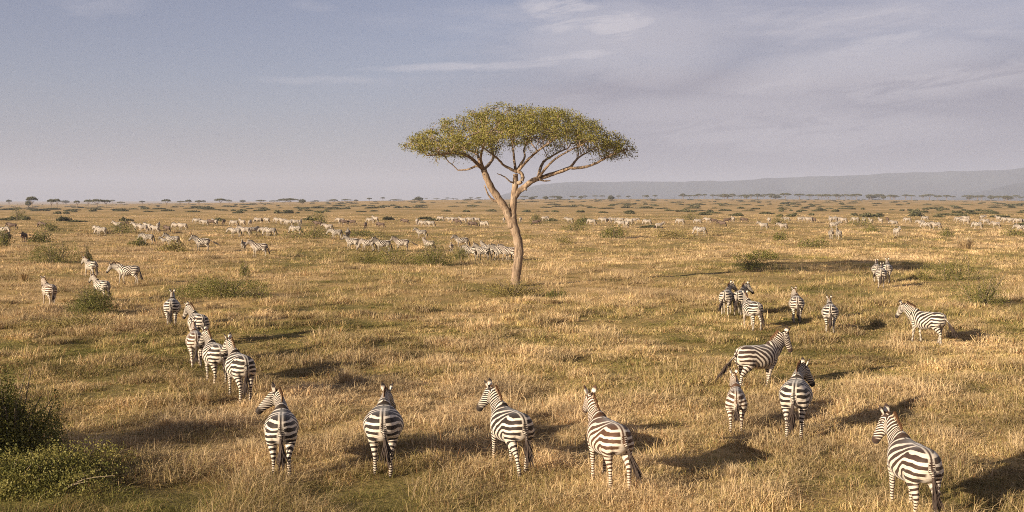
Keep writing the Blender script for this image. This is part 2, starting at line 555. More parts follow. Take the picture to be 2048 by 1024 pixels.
def animal(spec, voxel=.02, neck_pitch=38, neck_yaw=0, head_pitch=-48, head_yaw=None, legs=(0, 0, 0, 0), bends=(0, 0, 0, 0), lifts=(0, 0, 0, 0),
           tail=(0, 0), ear_yaw=0, seed=0, gnu=False, fat=1.0, foal=False):
    """returns dict(body=..., mane=..., tail=...) of (V, T, attrs)"""
    rg = np.random.default_rng(seed)
    s = Soup()
    tor = np.array(spec['torso'], dtype=np.float64)
    tor[:, 2] *= fat
    tt = catmull(tor, 3)
    n = len(tt)
    C = np.stack([tt[:, 0], np.zeros(n), tt[:, 1]], 1)
    s.loft(C, np.tile([0, 1, 0], (n, 1)), np.tile([0, 0, 1], (n, 1)), tt[:, 2], tt[:, 3], 26)
    LG = []
    i = 0
    for front, side in ((True, 1), (True, -1), (False, 1), (False, -1)):
        P, w, h, rest = leg_pts(spec['front' if front else 'hind'], side, legs[i], bends[i], lifts[i], front)
        T = np.gradient(P, axis=0); T /= np.linalg.norm(T, axis=1)[:, None]
        S = np.tile([0, 1.0, 0], (len(P), 1))
        U = np.cross(T, S); U /= np.linalg.norm(U, axis=1)[:, None]
        s.loft(P, S, U, w, h, 14)
        LG.append((P, (w + h) / 2, rest, front))
        i += 1
    # neck
    if head_yaw is None:
        head_yaw = neck_yaw
    K = 13
    tk = np.linspace(0, 1, K)
    pit = R(spec['neck_p0']) * (1 - smooth01(tk, 0, .6)) + R(neck_pitch) * smooth01(tk, 0, .6)
    yaw = R(neck_yaw) * smooth01(tk, 0.05, .9)
    D = np.stack([np.cos(pit) * np.cos(yaw), np.cos(pit) * np.sin(yaw), np.sin(pit)], 1)
    L = spec['neck_len']
    NP = np.array(spec['neck_root']) + np.vstack([[0, 0, 0], np.cumsum(0.5 * (D[1:] + D[:-1]), 0) * L / (K - 1)])
    NS = np.stack([-np.sin(yaw), np.cos(yaw), 0 * yaw], 1)
    NU = np.cross(D, NS)
    nw = np.interp(tk, np.linspace(0, 1, 5), spec['neck_w']); nh = np.interp(tk, np.linspace(0, 1, 5), spec['neck_h'])
    s.loft(NP, NS, NU, nw, nh, 18)
    # head
    hy, hp = R(head_yaw), R(head_pitch)
    HD = np.array([math.cos(hp) * math.cos(hy), math.cos(hp) * math.sin(hy), math.sin(hp)])
    HS = np.array([-math.sin(hy), math.cos(hy), 0.0])
    HU = np.cross(HD, HS)
    hd = catmull(np.array(spec['head'], dtype=np.float64), 3)
    H0 = NP[-1] + D[-1] * 0.02
    HP = H0 + hd[:, :1] * HD + hd[:, 3:4] * HU
    m = len(hd)
    s.loft(HP, np.tile(HS, (m, 1)), np.tile(HU, (m, 1)), hd[:, 1], hd[:, 2], 16)
    # tail dock
    tx, tz = spec['tail']
    ty, tb = tail                       # sideways and backward swing in metres at the end
    tq = np.linspace(0, 1, 8)
    TP = np.stack([tx - .09 * np.sin(tq * 1.5) + .10 * (1 - tq) - tb * tq ** 1.5, ty * .5 * tq ** 1.4, tz + .03 - .45 * tq + abs(tb) * .25 * tq], 1)
    s.tube(TP, np.interp(tq, [0, .3, 1], [.05, .034, .022]), 8)
    V, T = remesh(s, voxel, 2)

    # ---------------- stripe phase
    x, y, z = V.T
    zc = np.interp(x, tor[:, 0], tor[:, 1]); w_ = np.interp(x, tor[:, 0], tor[:, 2]); h_ = np.interp(x, tor[:, 0], tor[:, 3])
    ov = np.maximum(x - .6, 0) + np.maximum(-.8 - x, 0)
    dT = np.sqrt((y / w_) ** 2 + ((z - zc) / h_) ** 2) + ov / .08
    W = [dT ** -8]
    F = [torso_phase(x, z)]

    def polyd(P, rad, extra):
        d = np.linalg.norm(V[:, None, :] - P[None, :, :], axis=2)
        q = d / rad[None, :]
        k = np.argmin(q, axis=1)
        return q[np.arange(len(V)), k], extra[k], k
    # finer sampling so that the parameter is smooth
    sN = np.linspace(0, 1, 60)
    NPf = np.stack([np.interp(sN, tk, NP[:, a]) for a in range(3)], 1)
    Df = np.stack([np.interp(sN, tk, D[:, a]) for a in range(3)], 1); Df /= np.linalg.norm(Df, axis=1)[:, None]
    hr = np.interp(sN, tk, nh * .5 + nw * .5)
    q, sn, k = polyd(NPf, hr, sN)
    axial = np.einsum('ij,ij->i', V - NPf[k], Df[k])
    sarc = sn * L + axial * 0.9
    W.append(np.maximum(q, .3) ** -8 * smooth01(sarc, .12, .34))
    ph0 = float(torso_phase(np.array([.5]), np.array([1.0]))[0])
    F.append(ph0 + (sarc - .08) / .067)
    tH = (V - H0) @ HD
    uH = (V - H0) @ HU
    vH = (V - H0) @ HS
    rH = np.interp(tH, hd[:, 0], hd[:, 1] * .5 + hd[:, 2] * .5)
    dH = np.sqrt(uH ** 2 + vH ** 2) / rH + np.maximum(-.04 - tH, 0) / .04 + np.maximum(tH - .58, 0) / .1
    W.append(np.maximum(dH, .3) ** -8 * 3.0)
    F.append(ph0 + (L - .08) / .067 + (tH * .75 - uH * .7 + .5 * np.abs(vH)) / .045)
    dark = np.zeros(len(V)); pale = np.zeros(len(V))
    for P, rad, rest, front in LG:
        fi = np.linspace(0, len(P) - 1, 70)
        Pf = np.stack([np.interp(fi, np.arange(len(P)), P[:, a]) for a in range(3)], 1)
        rf = np.interp(fi, np.arange(len(P)), rad); ef = np.interp(fi, np.arange(len(P)), rest)
        q, e, k = polyd(Pf, rf, ef)
        tg = np.gradient(Pf, axis=0); tg /= np.linalg.norm(tg, axis=1)[:, None]
        e = e - np.einsum('ij,ij->i', V - Pf[k], tg[k]) * 0.9
        if front:
            lw = 1 - smooth01(z, .74, .95)
            lam = np.interp(e, [0, .3, .6, .9], [.036, .042, .055, .075])
            f = ph0 - 1.0 - (.9 - e) / (0.5 * (lam + .075))
        else:
            lw = 1 - smooth01(z, .60, .84)
            f = np.interp((e - CZ) * .92, _RT, _PH)
        W.append(np.maximum(q, .3) ** -8 * lw * 2.5)
        F.append(f)
        dark = np.maximum(dark, (1 - smooth01(e, .045, .065)) * (q < 2.2))
        dark = np.maximum(dark, .6 * (1 - smooth01(e, .09, .14)) * (q < 2.2))
        pale = np.maximum(pale, (smooth01(-y * np.sign(P[0, 1]), -.12, -.06) * smooth01(z, .35, .6)) * (q < 1.4) * (lw > .05) * .8)
    W = np.array(W); F = np.array(F)
    ph = (W * F).sum(0) / W.sum(0)
    nz = vnoise(x * 5 + 40, z * 5 + y * 3 + seed, seed) - .5
    ph = ph + nz * .42 + (vnoise(x * 13, z * 13 - y * 7, seed + 3) - .5) * .13
    # dorsal line with a white line on either side over the rump
    top = (z > zc + .5 * h_) | (x < -.7)
    onT = (dT < 1.25) & (x < .55)
    dm = 1 - smooth01(np.abs(y), .018, .03)
    pm = smooth01(np.abs(y), .02, .034) * (1 - smooth01(np.abs(y), .042, .058)) * smooth01(-x, -.02, .2)
    dark = np.maximum(dark, dm * (onT & top & (z > .98)))
    pale = np.maximum(pale, pm * (onT & top & (z > .98)))
    # belly
    pale = np.maximum(pale, smooth01(-(z - zc) / h_, .80, .97) * (dT < 1.2) * (np.abs(x) < .5))
    # between the buttocks
    pale = np.maximum(pale, (1 - smooth01(np.abs(y), .05, .10)) * smooth01(-x, .60, .68) * (z < .98) * (z > .6) * .9)
    # tail dock: closely ringed, darkening towards the hair
    tq2 = np.linspace(0, 1, 40)
    TPf = np.stack([np.interp(tq2, tq, TP[:, a]) for a in range(3)], 1)
    dt_ = np.linalg.norm(V[:, None] - TPf[None], axis=2)
    kt = dt_.argmin(1)
    isT = (dt_.min(1) < .065) & (kt > 6) & (x < tx + .015)
    ph = np.where(isT, tq2[kt] * .48 / .034, ph)
    pale = np.where(isT, 0, pale)
    dark = np.where(isT, np.maximum(dark, smooth01(tq2[kt], .35, .9) * .85), dark)
    # muzzle, eye
    isH = (W[2] > W[1]) & (W[2] > W[0])
    dark = np.maximum(dark, smooth01(tH, .42, .48) * isH)
    eye = np.sqrt((tH - .13) ** 2 + (uH - .05) ** 2 + (np.abs(vH) - .095) ** 2)
    dark = np.maximum(dark, (1 - smooth01(eye, .02, .034)) * isH)
    # dirty stains / thin stripe weight
    duty = np.interp(z, [0, .5, .9, 1.2], [.05, -.10, .0, .45]) + (vnoise(x * 3, z * 3 + 9, seed + 9) - .5) * .45
    hardy = np.zeros(len(V))

    # ---------------- ears (joined to the head, their roots sunk into it)
    ev, et, ed, ep = [], [], [], []
    nb = len(V)
    for sd in (1, -1):
        e0 = H0 + HU * .085 + HS * sd * .055 - HD * .01
        ax = HU * .86 - HD * .42 + HS * sd * .55
        ax = ax * .75 + np.array([0, 0, .45])
        ax /= np.linalg.norm(ax)
        fw = HD * .8 + HS * sd * .5
        fw = fw - ax * (fw @ ax); fw /= np.linalg.norm(fw)
        sw = np.cross(ax, fw)
        q = np.array([0, .2, .45, .7, .9, 1.0]); wd = np.array([.03, .05, .056, .046, .024, .004])
        es = Soup()
        ln = spec['ear']
        es.loft(e0 + (q * ln)[:, None] * ax, np.tile(sw, (6, 1)), np.tile(fw, (6, 1)), wd, wd * .38, 10)
        v_, t_, q_ = es.arrays()
        tri = np.vstack([t_, q_[:, [0, 1, 2]], q_[:, [0, 2, 3]]])
        et.append(tri + nb); nb += len(v_)
        ev.append(v_)
        tq_ = (v_ - e0) @ ax / ln
        inner = ((v_ - e0) @ fw) > 0
        ed.append(np.where(inner, .35 * (np.abs((v_ - e0) @ sw) < .02), 0) + smooth01(tq_, .62, .72) * (1 - smooth01(tq_, .86, .92)))
        ep.append(1 - smooth01(tq_, .6, .7))
    if gnu:
        for sd in (1, -1):
            q = np.linspace(0, 1, 9)
            hx = H0 + HU * .10 + HS * sd * .03
            P = hx + HS[None] * (sd * (.30 * np.sin(q * 2.3)))[:, None] + HU[None] * (-.10 * np.sin(q * 2.6) + .30 * q ** 3)[:, None] + HD[None] * (.04 * q)[:, None]
            es = Soup(); es.tube(P, np.interp(q, [0, .3, 1], [.045, .03, .006]), 7)
            v_, t_, q_ = es.arrays()
            et.append(np.vstack([t_, q_[:, [0, 1, 2]], q_[:, [0, 2, 3]]]) + nb); nb += len(v_)
            ev.append(v_); ed.append(np.ones(len(v_))); ep.append(np.zeros(len(v_)))
        es = Soup()                                  # beard
        for k in range(26):
            a0 = NP[rg.integers(3, 12)] - NU[6] * .13 + NS[6] * rg.normal(0, .03)
            P = np.array([a0, a0 + [0, 0, -.1], a0 + [rg.normal(0, .02), 0, -.2]])
            es.tube(P, np.array([.02, .015, .003]), 4)
        v_, t_, q_ = es.arrays()
        et.append(np.vstack([t_, q_[:, [0, 1, 2]], q_[:, [0, 2, 3]]]) + nb); nb += len(v_)
        ev.append(v_); ed.append(np.ones(len(v_)) * .6); ep.append(np.zeros(len(v_)))
    V2 = np.vstack([V] + ev); T2 = np.vstack([T] + et)
    pad = len(V2) - len(V)
    attrs = dict(phase=np.concatenate([ph, np.full(pad, .25)]), dark=np.concatenate([dark] + ed), pale=np.concatenate([pale] + ep), duty=np.concatenate([duty, np.zeros(pad)]))
    body = (V2, T2, attrs)

    # ---------------- mane: a brush of upright hair along the crest, running on between the ears
    mv, mt, mp, md_, c = [], [], [], [], 0
    nh_ = np.interp(sN, tk, nh)
    NUf = np.stack([np.interp(sN, tk, NU[:, a]) for a in range(3)], 1)
    NSf = np.stack([np.interp(sN, tk, NS[:, a]) for a in range(3)], 1)
    M = 190
    for k in range(M):
        f = k / (M - 1)
        if f < .90:
            t = .26 + f / .90 * .74
            j = min(int(t * 59), 59)
            b0 = NPf[j] + NUf[j] * (nh_[j] * .93)
            up = NUf[j]; sd = NSf[j]; tg = Df[j]
            arc = t * L
        else:
            g = (f - .90) / .10
            b0 = H0 + HU * .095 + HD * (g * .09 - .02)
            if g < .4:
                b0 = b0 * (g / .4) + (NPf[59] + NUf[59] * nh_[59] * .93) * (1 - g / .4)
            up = HU * .9 - HD * .1; sd = HS; tg = HD
            arc = L + g * .08
        ln = (.115 if not gnu else .09) * np.interp(f, [0, .12, .5, .9, 1], [.45, .85, 1.0, 1.0, .5]) * rg.uniform(.82, 1.12)
        if foal:
            ln *= .8
        lean = tg * rg.normal(.1, .10) + sd * rg.normal(0, .06)
        tip = b0 + (up + lean) * ln
        b0 = b0 - up * .03 + sd * rg.normal(0, .006)
        hw, hl = .016, .012
        mv += [b0 + sd * hw - tg * hl, b0 + sd * hw + tg * hl, b0 - sd * hw + tg * hl, b0 - sd * hw - tg * hl, tip + tg * .007, tip - tg * .007]
        mt += [(c, c + 1, c + 4), (c, c + 4, c + 5), (c + 1, c + 2, c + 4), (c + 2, c + 3, c + 5), (c + 2, c + 5, c + 4), (c + 3, c, c + 5)]
        p_ = ph0 + (arc - .08) / .067
        mp += [p_] * 6
        md_ += [0, 0, 0, 0, 1, 1]
        c += 6
    mane = (np.array(mv), np.array(mt), dict(phase=np.array(mp), tip=np.array(md_, dtype=float)))
    # ---------------- tail hair
    hs = Soup()
    e0 = TP[-2]; ed_ = TP[-1] - TP[-3]; ed_ /= np.linalg.norm(ed_)
    hl0 = .50 if not foal else .32
    for k in range(70):
        st = TP[rg.integers(4, 8)] + rg.normal(0, .008, 3)
        ln = hl0 * rg.uniform(.65, 1.05) * (1 if not gnu else .9)
        q = np.linspace(0, 1, 5)
        spread = rg.normal(0, .055, 2)
        dirv = ed_ * .85 + np.array([-tb * .25, ty * .45, -.3])
        dirv /= np.linalg.norm(dirv)
        P = st + (q * ln)[:, None] * dirv + (q ** 1.3)[:, None] * np.array([spread[0], spread[1], 0]) + (q ** 2)[:, None] * np.array([0, 0, -.10 * ln])
        P[:, 2] = np.maximum(P[:, 2], .08)
        hs.tube(P, np.interp(q, [0, .4, 1], [.013, .016, .002]), 4, False)
    v_, t_, q_ = hs.arrays()
    tl = (v_, np.vstack([q_[:, [0, 1, 2]], q_[:, [0, 2, 3]]]), {})
    return dict(body=body, mane=mane, tail=tl)


def coat_mat():
    m, n, l, out = new_mat('zebra coat')
    ph, dk, pl, du = attr(n, 'phase'), attr(n, 'dark'), attr(n, 'pale'), attr(n, 'duty')
    oi = n.new('ShaderNodeObjectInfo')
    tc = n.new('ShaderNodeTexCoord')
    nz = N(n, 'ShaderNodeTexNoise', ins={'Scale': 9.0, 'Detail': 4.0})
    l.new(tc.outputs['Object'], nz.inputs['Vector'])
    nf = N(n, 'ShaderNodeTexNoise', ins={'Scale': 70.0, 'Detail': 3.0})
    l.new(tc.outputs['Object'], nf.inputs['Vector'])
    p = mth(n, l, 'MULTIPLY_ADD', mth(n, l, 'SUBTRACT', nz.outputs[0], .5), 0.20, ph)
    p = mth(n, l, 'MULTIPLY_ADD', mth(n, l, 'SUBTRACT', nf.outputs[0], .5), 0.06, p)
    s = mth(n, l, 'SINE', mth(n, l, 'MULTIPLY', p, 2 * math.pi))
    s = mth(n, l, 'ADD', s, du)
    s = mth(n, l, 'ADD', s, mth(n, l, 'SUBTRACT', 1.0, oi.outputs['Alpha']))     # lower alpha widens dark stripes, painting backlit shade into the coat
    st = sstep(n, l, s, -.22, .22)                              # 1 = dark stripe
    st = mth(n, l, 'MULTIPLY', st, mth(n, l, 'SUBTRACT', 1.0, pl, clamp=True))
    st = mth(n, l, 'MAXIMUM', st, dk)
    wh = mixc(n, l, nz.outputs[0], (0.47, 0.39, 0.30), (0.68, 0.61, 0.51))
    lo = sstep(n, l, s, -.72, -1.05)                            # faint shadow stripe in the middle of the white
    wh = mixc(n, l, mth(n, l, 'MULTIPLY', lo, .38), wh, (.27, .185, .115))
    bl = mixc(n, l, nz.outputs[0], (0.5, 0.5, 0.5), (1.4, 1.4, 1.4))
    bl = mixc(n, l, 1.0, bl, oi.outputs['Color'], 'MULTIPLY')
    c = mixc(n, l, st, wh, bl)
    b = N(n, 'ShaderNodeBsdfPrincipled', ins={'Roughness': 0.62})
    b.inputs['Specular IOR Level'].default_value = 0.2
    b.inputs['Sheen Weight'].default_value = 0.12
    l.new(c, b.inputs['Base Color'])
    bp = N(n, 'ShaderNodeBump', ins={'Strength': 0.25, 'Distance': 0.01})
    l.new(nf.outputs[0], bp.inputs['Height']); l.new(bp.outputs[0], b.inputs['Normal'])
    l.new(b.outputs[0], out.inputs[0])
    return m


def mane_mat():
    m, n, l, out = new_mat('zebra mane')
    ph, tp = attr(n, 'phase'), attr(n, 'tip')
    s = sstep(n, l, mth(n, l, 'SINE', mth(n, l, 'MULTIPLY', ph, 2 * math.pi)), -.3, .3)
    c = mixc(n, l, s, (0.42, 0.32, 0.22), (0.03, 0.02, 0.015))
    c = mixc(n, l, sstep(n, l, tp, .35, .8), c, (0.105, 0.05, 0.022))
    b = N(n, 'ShaderNodeBsdfPrincipled', ins={'Roughness': 0.7})
    b.inputs['Specular IOR Level'].default_value = 0.2
    l.new(c, b.inputs['Base Color'])
    l.new(b.outputs[0], out.inputs[0])
    return m


def gnu_mat():
    m, n, l, out = new_mat('wildebeest coat')
    ph, dk = attr(n, 'phase'), attr(n, 'dark')
    s = sstep(n, l, mth(n, l, 'SINE', mth(n, l, 'MULTIPLY', ph, 2 * math.pi)), -.5, .8)
    c = mixc(n, l, s, (0.12, 0.082, 0.06), (0.075, 0.05, 0.038))
    c = mixc(n, l, dk, c, (0.02, 0.015, 0.012))
    b = N(n, 'ShaderNodeBsdfPrincipled', ins={'Roughness': 0.7})
    b.inputs['Specular IOR Level'].default_value = 0.2
    l.new(c, b.inputs['Base Color'])
    l.new(b.outputs[0], out.inputs[0])
    return m


M_COAT, M_MANE, M_GNU = coat_mat(), mane_mat(), gnu_mat()
M_HAIR = simple_mat('dark tail hair', (0.045, 0.03, 0.022), 0.6, .3, 12)
STRIPE_BLACK = (0.024, 0.016, 0.012, 1)
STRIPE_BROWN = (0.075, 0.036, 0.018, 1)


def animal_meshes(name, parts, gnu=False):
    cm = M_GNU if gnu else M_COAT
    return dict(body=np_mesh(name + ' body', *parts['body'][:2], mat=cm, attrs=parts['body'][2]),
                mane=np_mesh(name + ' mane', *parts['mane'][:2], mat=M_HAIR if gnu else M_MANE, attrs=parts['mane'][2], smooth=False),
                tail=np_mesh(name + ' tail', *parts['tail'][:2], mat=M_HAIR))


def far_mesh(name, parts, gnu=False):
    """one mesh for an animal too far off to show its parts"""
    Vs, Ts, k = [], [], 0
    at_ = dict(phase=[], dark=[], pale=[], duty=[])
    for key in ('body', 'mane', 'tail'):
        V, T, a = parts[key]
        Vs.append(V); Ts.append(T + k); k += len(V)
        n = len(V)
        if key == 'body':
            for q in at_: at_[q].append(a[q] * (.88 if q == 'phase' else 1) - (.10 if q == 'duty' else 0))
        else:
            d = np.full(n, .9) if key == 'tail' else .35 + .5 * a['tip']
            at_['phase'].append(np.full(n, .25) if key == 'tail' else a['phase'])
            at_['dark'].append(d); at_['pale'].append(np.zeros(n)); at_['duty'].append(np.zeros(n))
    return np_mesh(name, np.vstack(Vs), np.vstack(Ts), mat=M_GNU if gnu else M_COAT, attrs={q: np.concatenate(v) for q, v in at_.items()})
# ------------------------------------------------------------------ the plain
def ground_tone(x, y):
    """0 = fresh green ... 1 = dry straw; natural patchiness of the sward"""
    g = fbm(x / 9.0, y / 13.0, 31, 3) * .62 + fbm(x / 2.2, y / 2.2, 37, 2) * .38
    r = np.hypot(x, y)
    t = (g - .5) * 2.0 + .72
    # greener belts seen in the photograph: round the acacia, right middle ground, left foreground
    for bx, by, bw, bh, k in ((-3, 66, 13, 5, .40), (24, 50, 9, 9, .5), (-7.2, 19.5, 4.2, 3.5, .5), (-14, 40, 7, 4, .28), (9, 25, 5, 2.5, .16), (-2, 20, 7, 2.5, .16)):
        t = t - k * np.exp(-(((x - bx) / bw) ** 2 + ((y - by) / bh) ** 2))
    return t


def ground_mat():
    m, n, l, out = new_mat('savanna ground')
    geo = n.new('ShaderNodeNewGeometry')
    tone = attr(n, 'tone')
    def noise(sc, det=5.0, rough=.6, stretch=1.0):
        mp = N(n, 'ShaderNodeMapping'); mp.inputs['Scale'].default_value = (sc, sc * stretch, sc)
        l.new(geo.outputs['Position'], mp.inputs[0])
        q = N(n, 'ShaderNodeTexNoise', ins={'Scale': 1.0, 'Detail': det, 'Roughness': rough})
        l.new(mp.outputs[0], q.inputs['Vector'])
        return q.outputs[0]
    n1 = noise(1 / 70.0, 8, .62, .55)
    n2 = noise(1 / 2.0, 6, .65)
    n3 = noise(9.0, 4, .7)
    n4 = noise(1 / 14.0, 7, .66, .6)
    t = mth(n, l, 'MULTIPLY_ADD', mth(n, l, 'SUBTRACT', n1, .5), 1.1, tone)
    t = mth(n, l, 'MULTIPLY_ADD', mth(n, l, 'SUBTRACT', n2, .5), .8, t)
    t = mth(n, l, 'MULTIPLY_ADD', mth(n, l, 'SUBTRACT', n4, .5), .9, t)
    c = ramp(n, l, t, [(0.0, (.17, .145, .045)), (.35, (.28, .215, .085)), (.65, (.42, .29, .125)), (1.0, (.54, .38, .19))])
    dk = mixc(n, l, n3, (.5, .47, .42), (1.25, 1.25, 1.25))
    c = mixc(n, l, 1.0, c, dk, 'MULTIPLY')
    b = N(n, 'ShaderNodeBsdfPrincipled', ins={'Roughness': 0.95})
    b.inputs['Specular IOR Level'].default_value = 0.05
    l.new(c, b.inputs['Base Color'])
    h = mth(n, l, 'ADD', mth(n, l, 'MULTIPLY', n2, .5), mth(n, l, 'MULTIPLY', n3, .16))
    bp = N(n, 'ShaderNodeBump', ins={'Strength': 1.0, 'Distance': 0.35})
    l.new(h, bp.inputs['Height']); l.new(bp.outputs[0], b.inputs['Normal'])
    l.new(b.outputs[0], out.inputs[0])
    return m


def build_ground():
    az = np.concatenate([np.linspace(-180, -40, 36)[:-1], np.linspace(-40, 40, 330), np.linspace(40, 180, 36)[1:-1]])
    rr = np.concatenate([[0.0, 2, 4, 7], 10 * 1.0125 ** np.arange(0, 590)])
    rr = rr[rr < 14500]
    A, Rr = np.meshgrid(np.radians(az), rr)
    x, y = Rr * np.sin(A), Rr * np.cos(A)
    z = terrain(x, y)
    V = np.stack([x, y, z], -1).reshape(-1, 3)
    na, nr = len(az), len(rr)
    i, j = np.meshgrid(np.arange(nr - 1), np.arange(na), indexing='ij')
    j2 = (j + 1) % na
    Q = np.stack([i * na + j, (i + 1) * na + j, (i + 1) * na + j2, i * na + j2], -1).reshape(-1, 4)
    Q = Q[:, ::-1]
    tone = ground_tone(V[:, 0], V[:, 1])
    o = link('ground', np_mesh('ground', V, quads=Q, mat=ground_mat(), attrs={'tone': tone}))
    tag(o, 'dry grassy savanna plain reaching to the horizon', 'ground', kind='structure')


# ------------------------------------------------------------------ distant escarpment
def build_hills():
    m = simple_mat('escarpment scrub', (.038, .044, .042), .95, .35, 0.004)

    def ridge(name, label, prof, dist, depth, seed):
        us = np.linspace(prof[0][0], prof[-1][0], 300)
        vs_ = np.interp(us, [p[0] for p in prof], [p[1] for p in prof])
        K = 26
        V = []
        for k in range(K):
            f = k / (K - 1)
            dd = dist + depth * (f - .6)
            az = np.arctan((us - 1024) / FPX)
            x = np.tan(az) * dd
            top = (399 - vs_) / FPX * dist
            sh = np.interp(f, [0, .25, .5, .6, .8, 1], [-.12, .22, .72, 1.0, .8, -.12])
            gul = (fbm(x / 420, np.full_like(x, f * 3), seed, 3) - .5) * .95 * (1 - abs(f - .6) * 1.2) * (f < .6) * np.minimum(1, (1 - sh) * 3)
            z = top * np.clip(sh + gul * 1.0, -.15, 1.0) + (fbm(x / 130, x * 0, seed + 5, 3) - .5) * 17 * (sh > .9) - 12 * (sh < 0)
            V.append(np.stack([x, np.full_like(x, dd) + (fbm(x / 900, x * 0 + f, seed + 2) - .5) * depth * .35, z], 1))
        V = np.vstack(V)
        i, j = np.meshgrid(np.arange(K - 1), np.arange(299), indexing='ij')
        Q = np.stack([i * 300 + j, i * 300 + j + 1, (i + 1) * 300 + j + 1, (i + 1) * 300 + j], -1).reshape(-1, 4)
        o = link(name, np_mesh(name, V, quads=Q, mat=m))
        tag(o, label, 'hills', kind='structure')
    ridge('hills', 'long hazy escarpment rising towards the right edge',
          [(960, 402), (990, 394), (1020, 384), (1050, 375), (1085, 367), (1130, 363), (1240, 361), (1380, 361), (1480, 360), (1515, 357), (1545, 354), (1640, 351), (1740, 348), (1765, 344),
           (1850, 342), (1930, 341), (1990, 338), (2060, 334), (2300, 325)], 8300, 2600, 3)
    ridge('hills', 'bare foothill slope below the ridge at the right edge',
          [(1880, 402), (1930, 390), (1970, 379), (2010, 369), (2060, 360), (2200, 344)], 6300, 1000, 15)


# ------------------------------------------------------------------ grass
def grass_mat():
    m, n, l, out = new_mat('grass blades')
    a = n.new('ShaderNodeAttribute'); a.attribute_name = 'bcol'
    d = N(n, 'ShaderNodeBsdfDiffuse', ins={'Roughness': 0.4})
    l.new(a.outputs['Color'], d.inputs[0])
    tr = n.new('ShaderNodeBsdfTranslucent')
    l.new(a.outputs['Color'], tr.inputs[0])
    mx = N(n, 'ShaderNodeMixShader', ins={0: .28})
    l.new(d.outputs[0], mx.inputs[1]); l.new(tr.outputs[0], mx.inputs[2])
    l.new(mx.outputs[0], out.inputs[0])
    return m


GREEN = np.array([.175, .168, .050]); OLIVE = np.array([.325, .262, .094]); STRAW = np.array([.51, .378, .182]); PALE = np.array([.66, .50, .295]); RUSSET = np.array([.31, .175, .080])


def blade_color(t, rg, n):
    t = np.clip(t + rg.normal(0, .27, n), 0, 1.15)[:, None]
    c = np.where(t < .4, GREEN + (OLIVE - GREEN) * np.clip(t / .4, 0, 1),
                 np.where(t < .75, OLIVE + (STRAW - OLIVE) * np.clip((t - .4) / .35, 0, 1), STRAW + (PALE - STRAW) * np.clip((t - .75) / .4, 0, 1)))
    rs = rg.random(n)[:, None] < .13
    c = np.where(rs & (t > .3), RUSSET, c)
    return c * rg.uniform(.8, 1.15, (n, 1))


def blades(x, y, z, ht, wd, lean, col, rg, tri_only=False):
    n = len(x)
    a = rg.uniform(0, 2 * np.pi, n)
    dx, dy = np.cos(a), np.sin(a)
    sa = a + np.pi / 2 + rg.normal(0, .5, n)
    sx, sy = np.cos(sa) * wd * .5, np.sin(sa) * wd * .5
    base = np.stack([x, y, z - .03], 1)
    side = np.stack([sx, sy, np.zeros(n)], 1)
    ln = lean * ht
    tip = base + np.stack([dx * ln, dy * ln, ht * (1 - .25 * np.minimum(lean, 1.5))], 1)
    if tri_only:
        V = np.stack([base - side, base + side, tip], 1).reshape(-1, 3)
        T = np.arange(n * 3).reshape(-1, 3)
        return V, T, None, np.repeat(col, 3, 0)
    mid = base + np.stack([dx * ln * .32, dy * ln * .32, ht * .58], 1)
    V = np.stack([base - side, base + side, mid - side * .75, mid + side * .75, tip], 1).reshape(-1, 3)
    o = (np.arange(n) * 5)[:, None]
    Q = o + np.array([0, 1, 3, 2])
    T = o + np.array([2, 3, 4])
    return V, T, Q, np.repeat(col, 5, 0)


def sample_wedge(rg, n, d0, d1, power, margin=1.16):
    """points in the view wedge, density per area falling as d^-power"""
    p = 2 - power
    u = rg.random(n)
    d = (d0 ** p + u * (d1 ** p - d0 ** p)) ** (1 / p)
    half = d * 1024 / FPX * margin + 2.5
    x = rg.uniform(-1, 1, n) * half
    return x, d


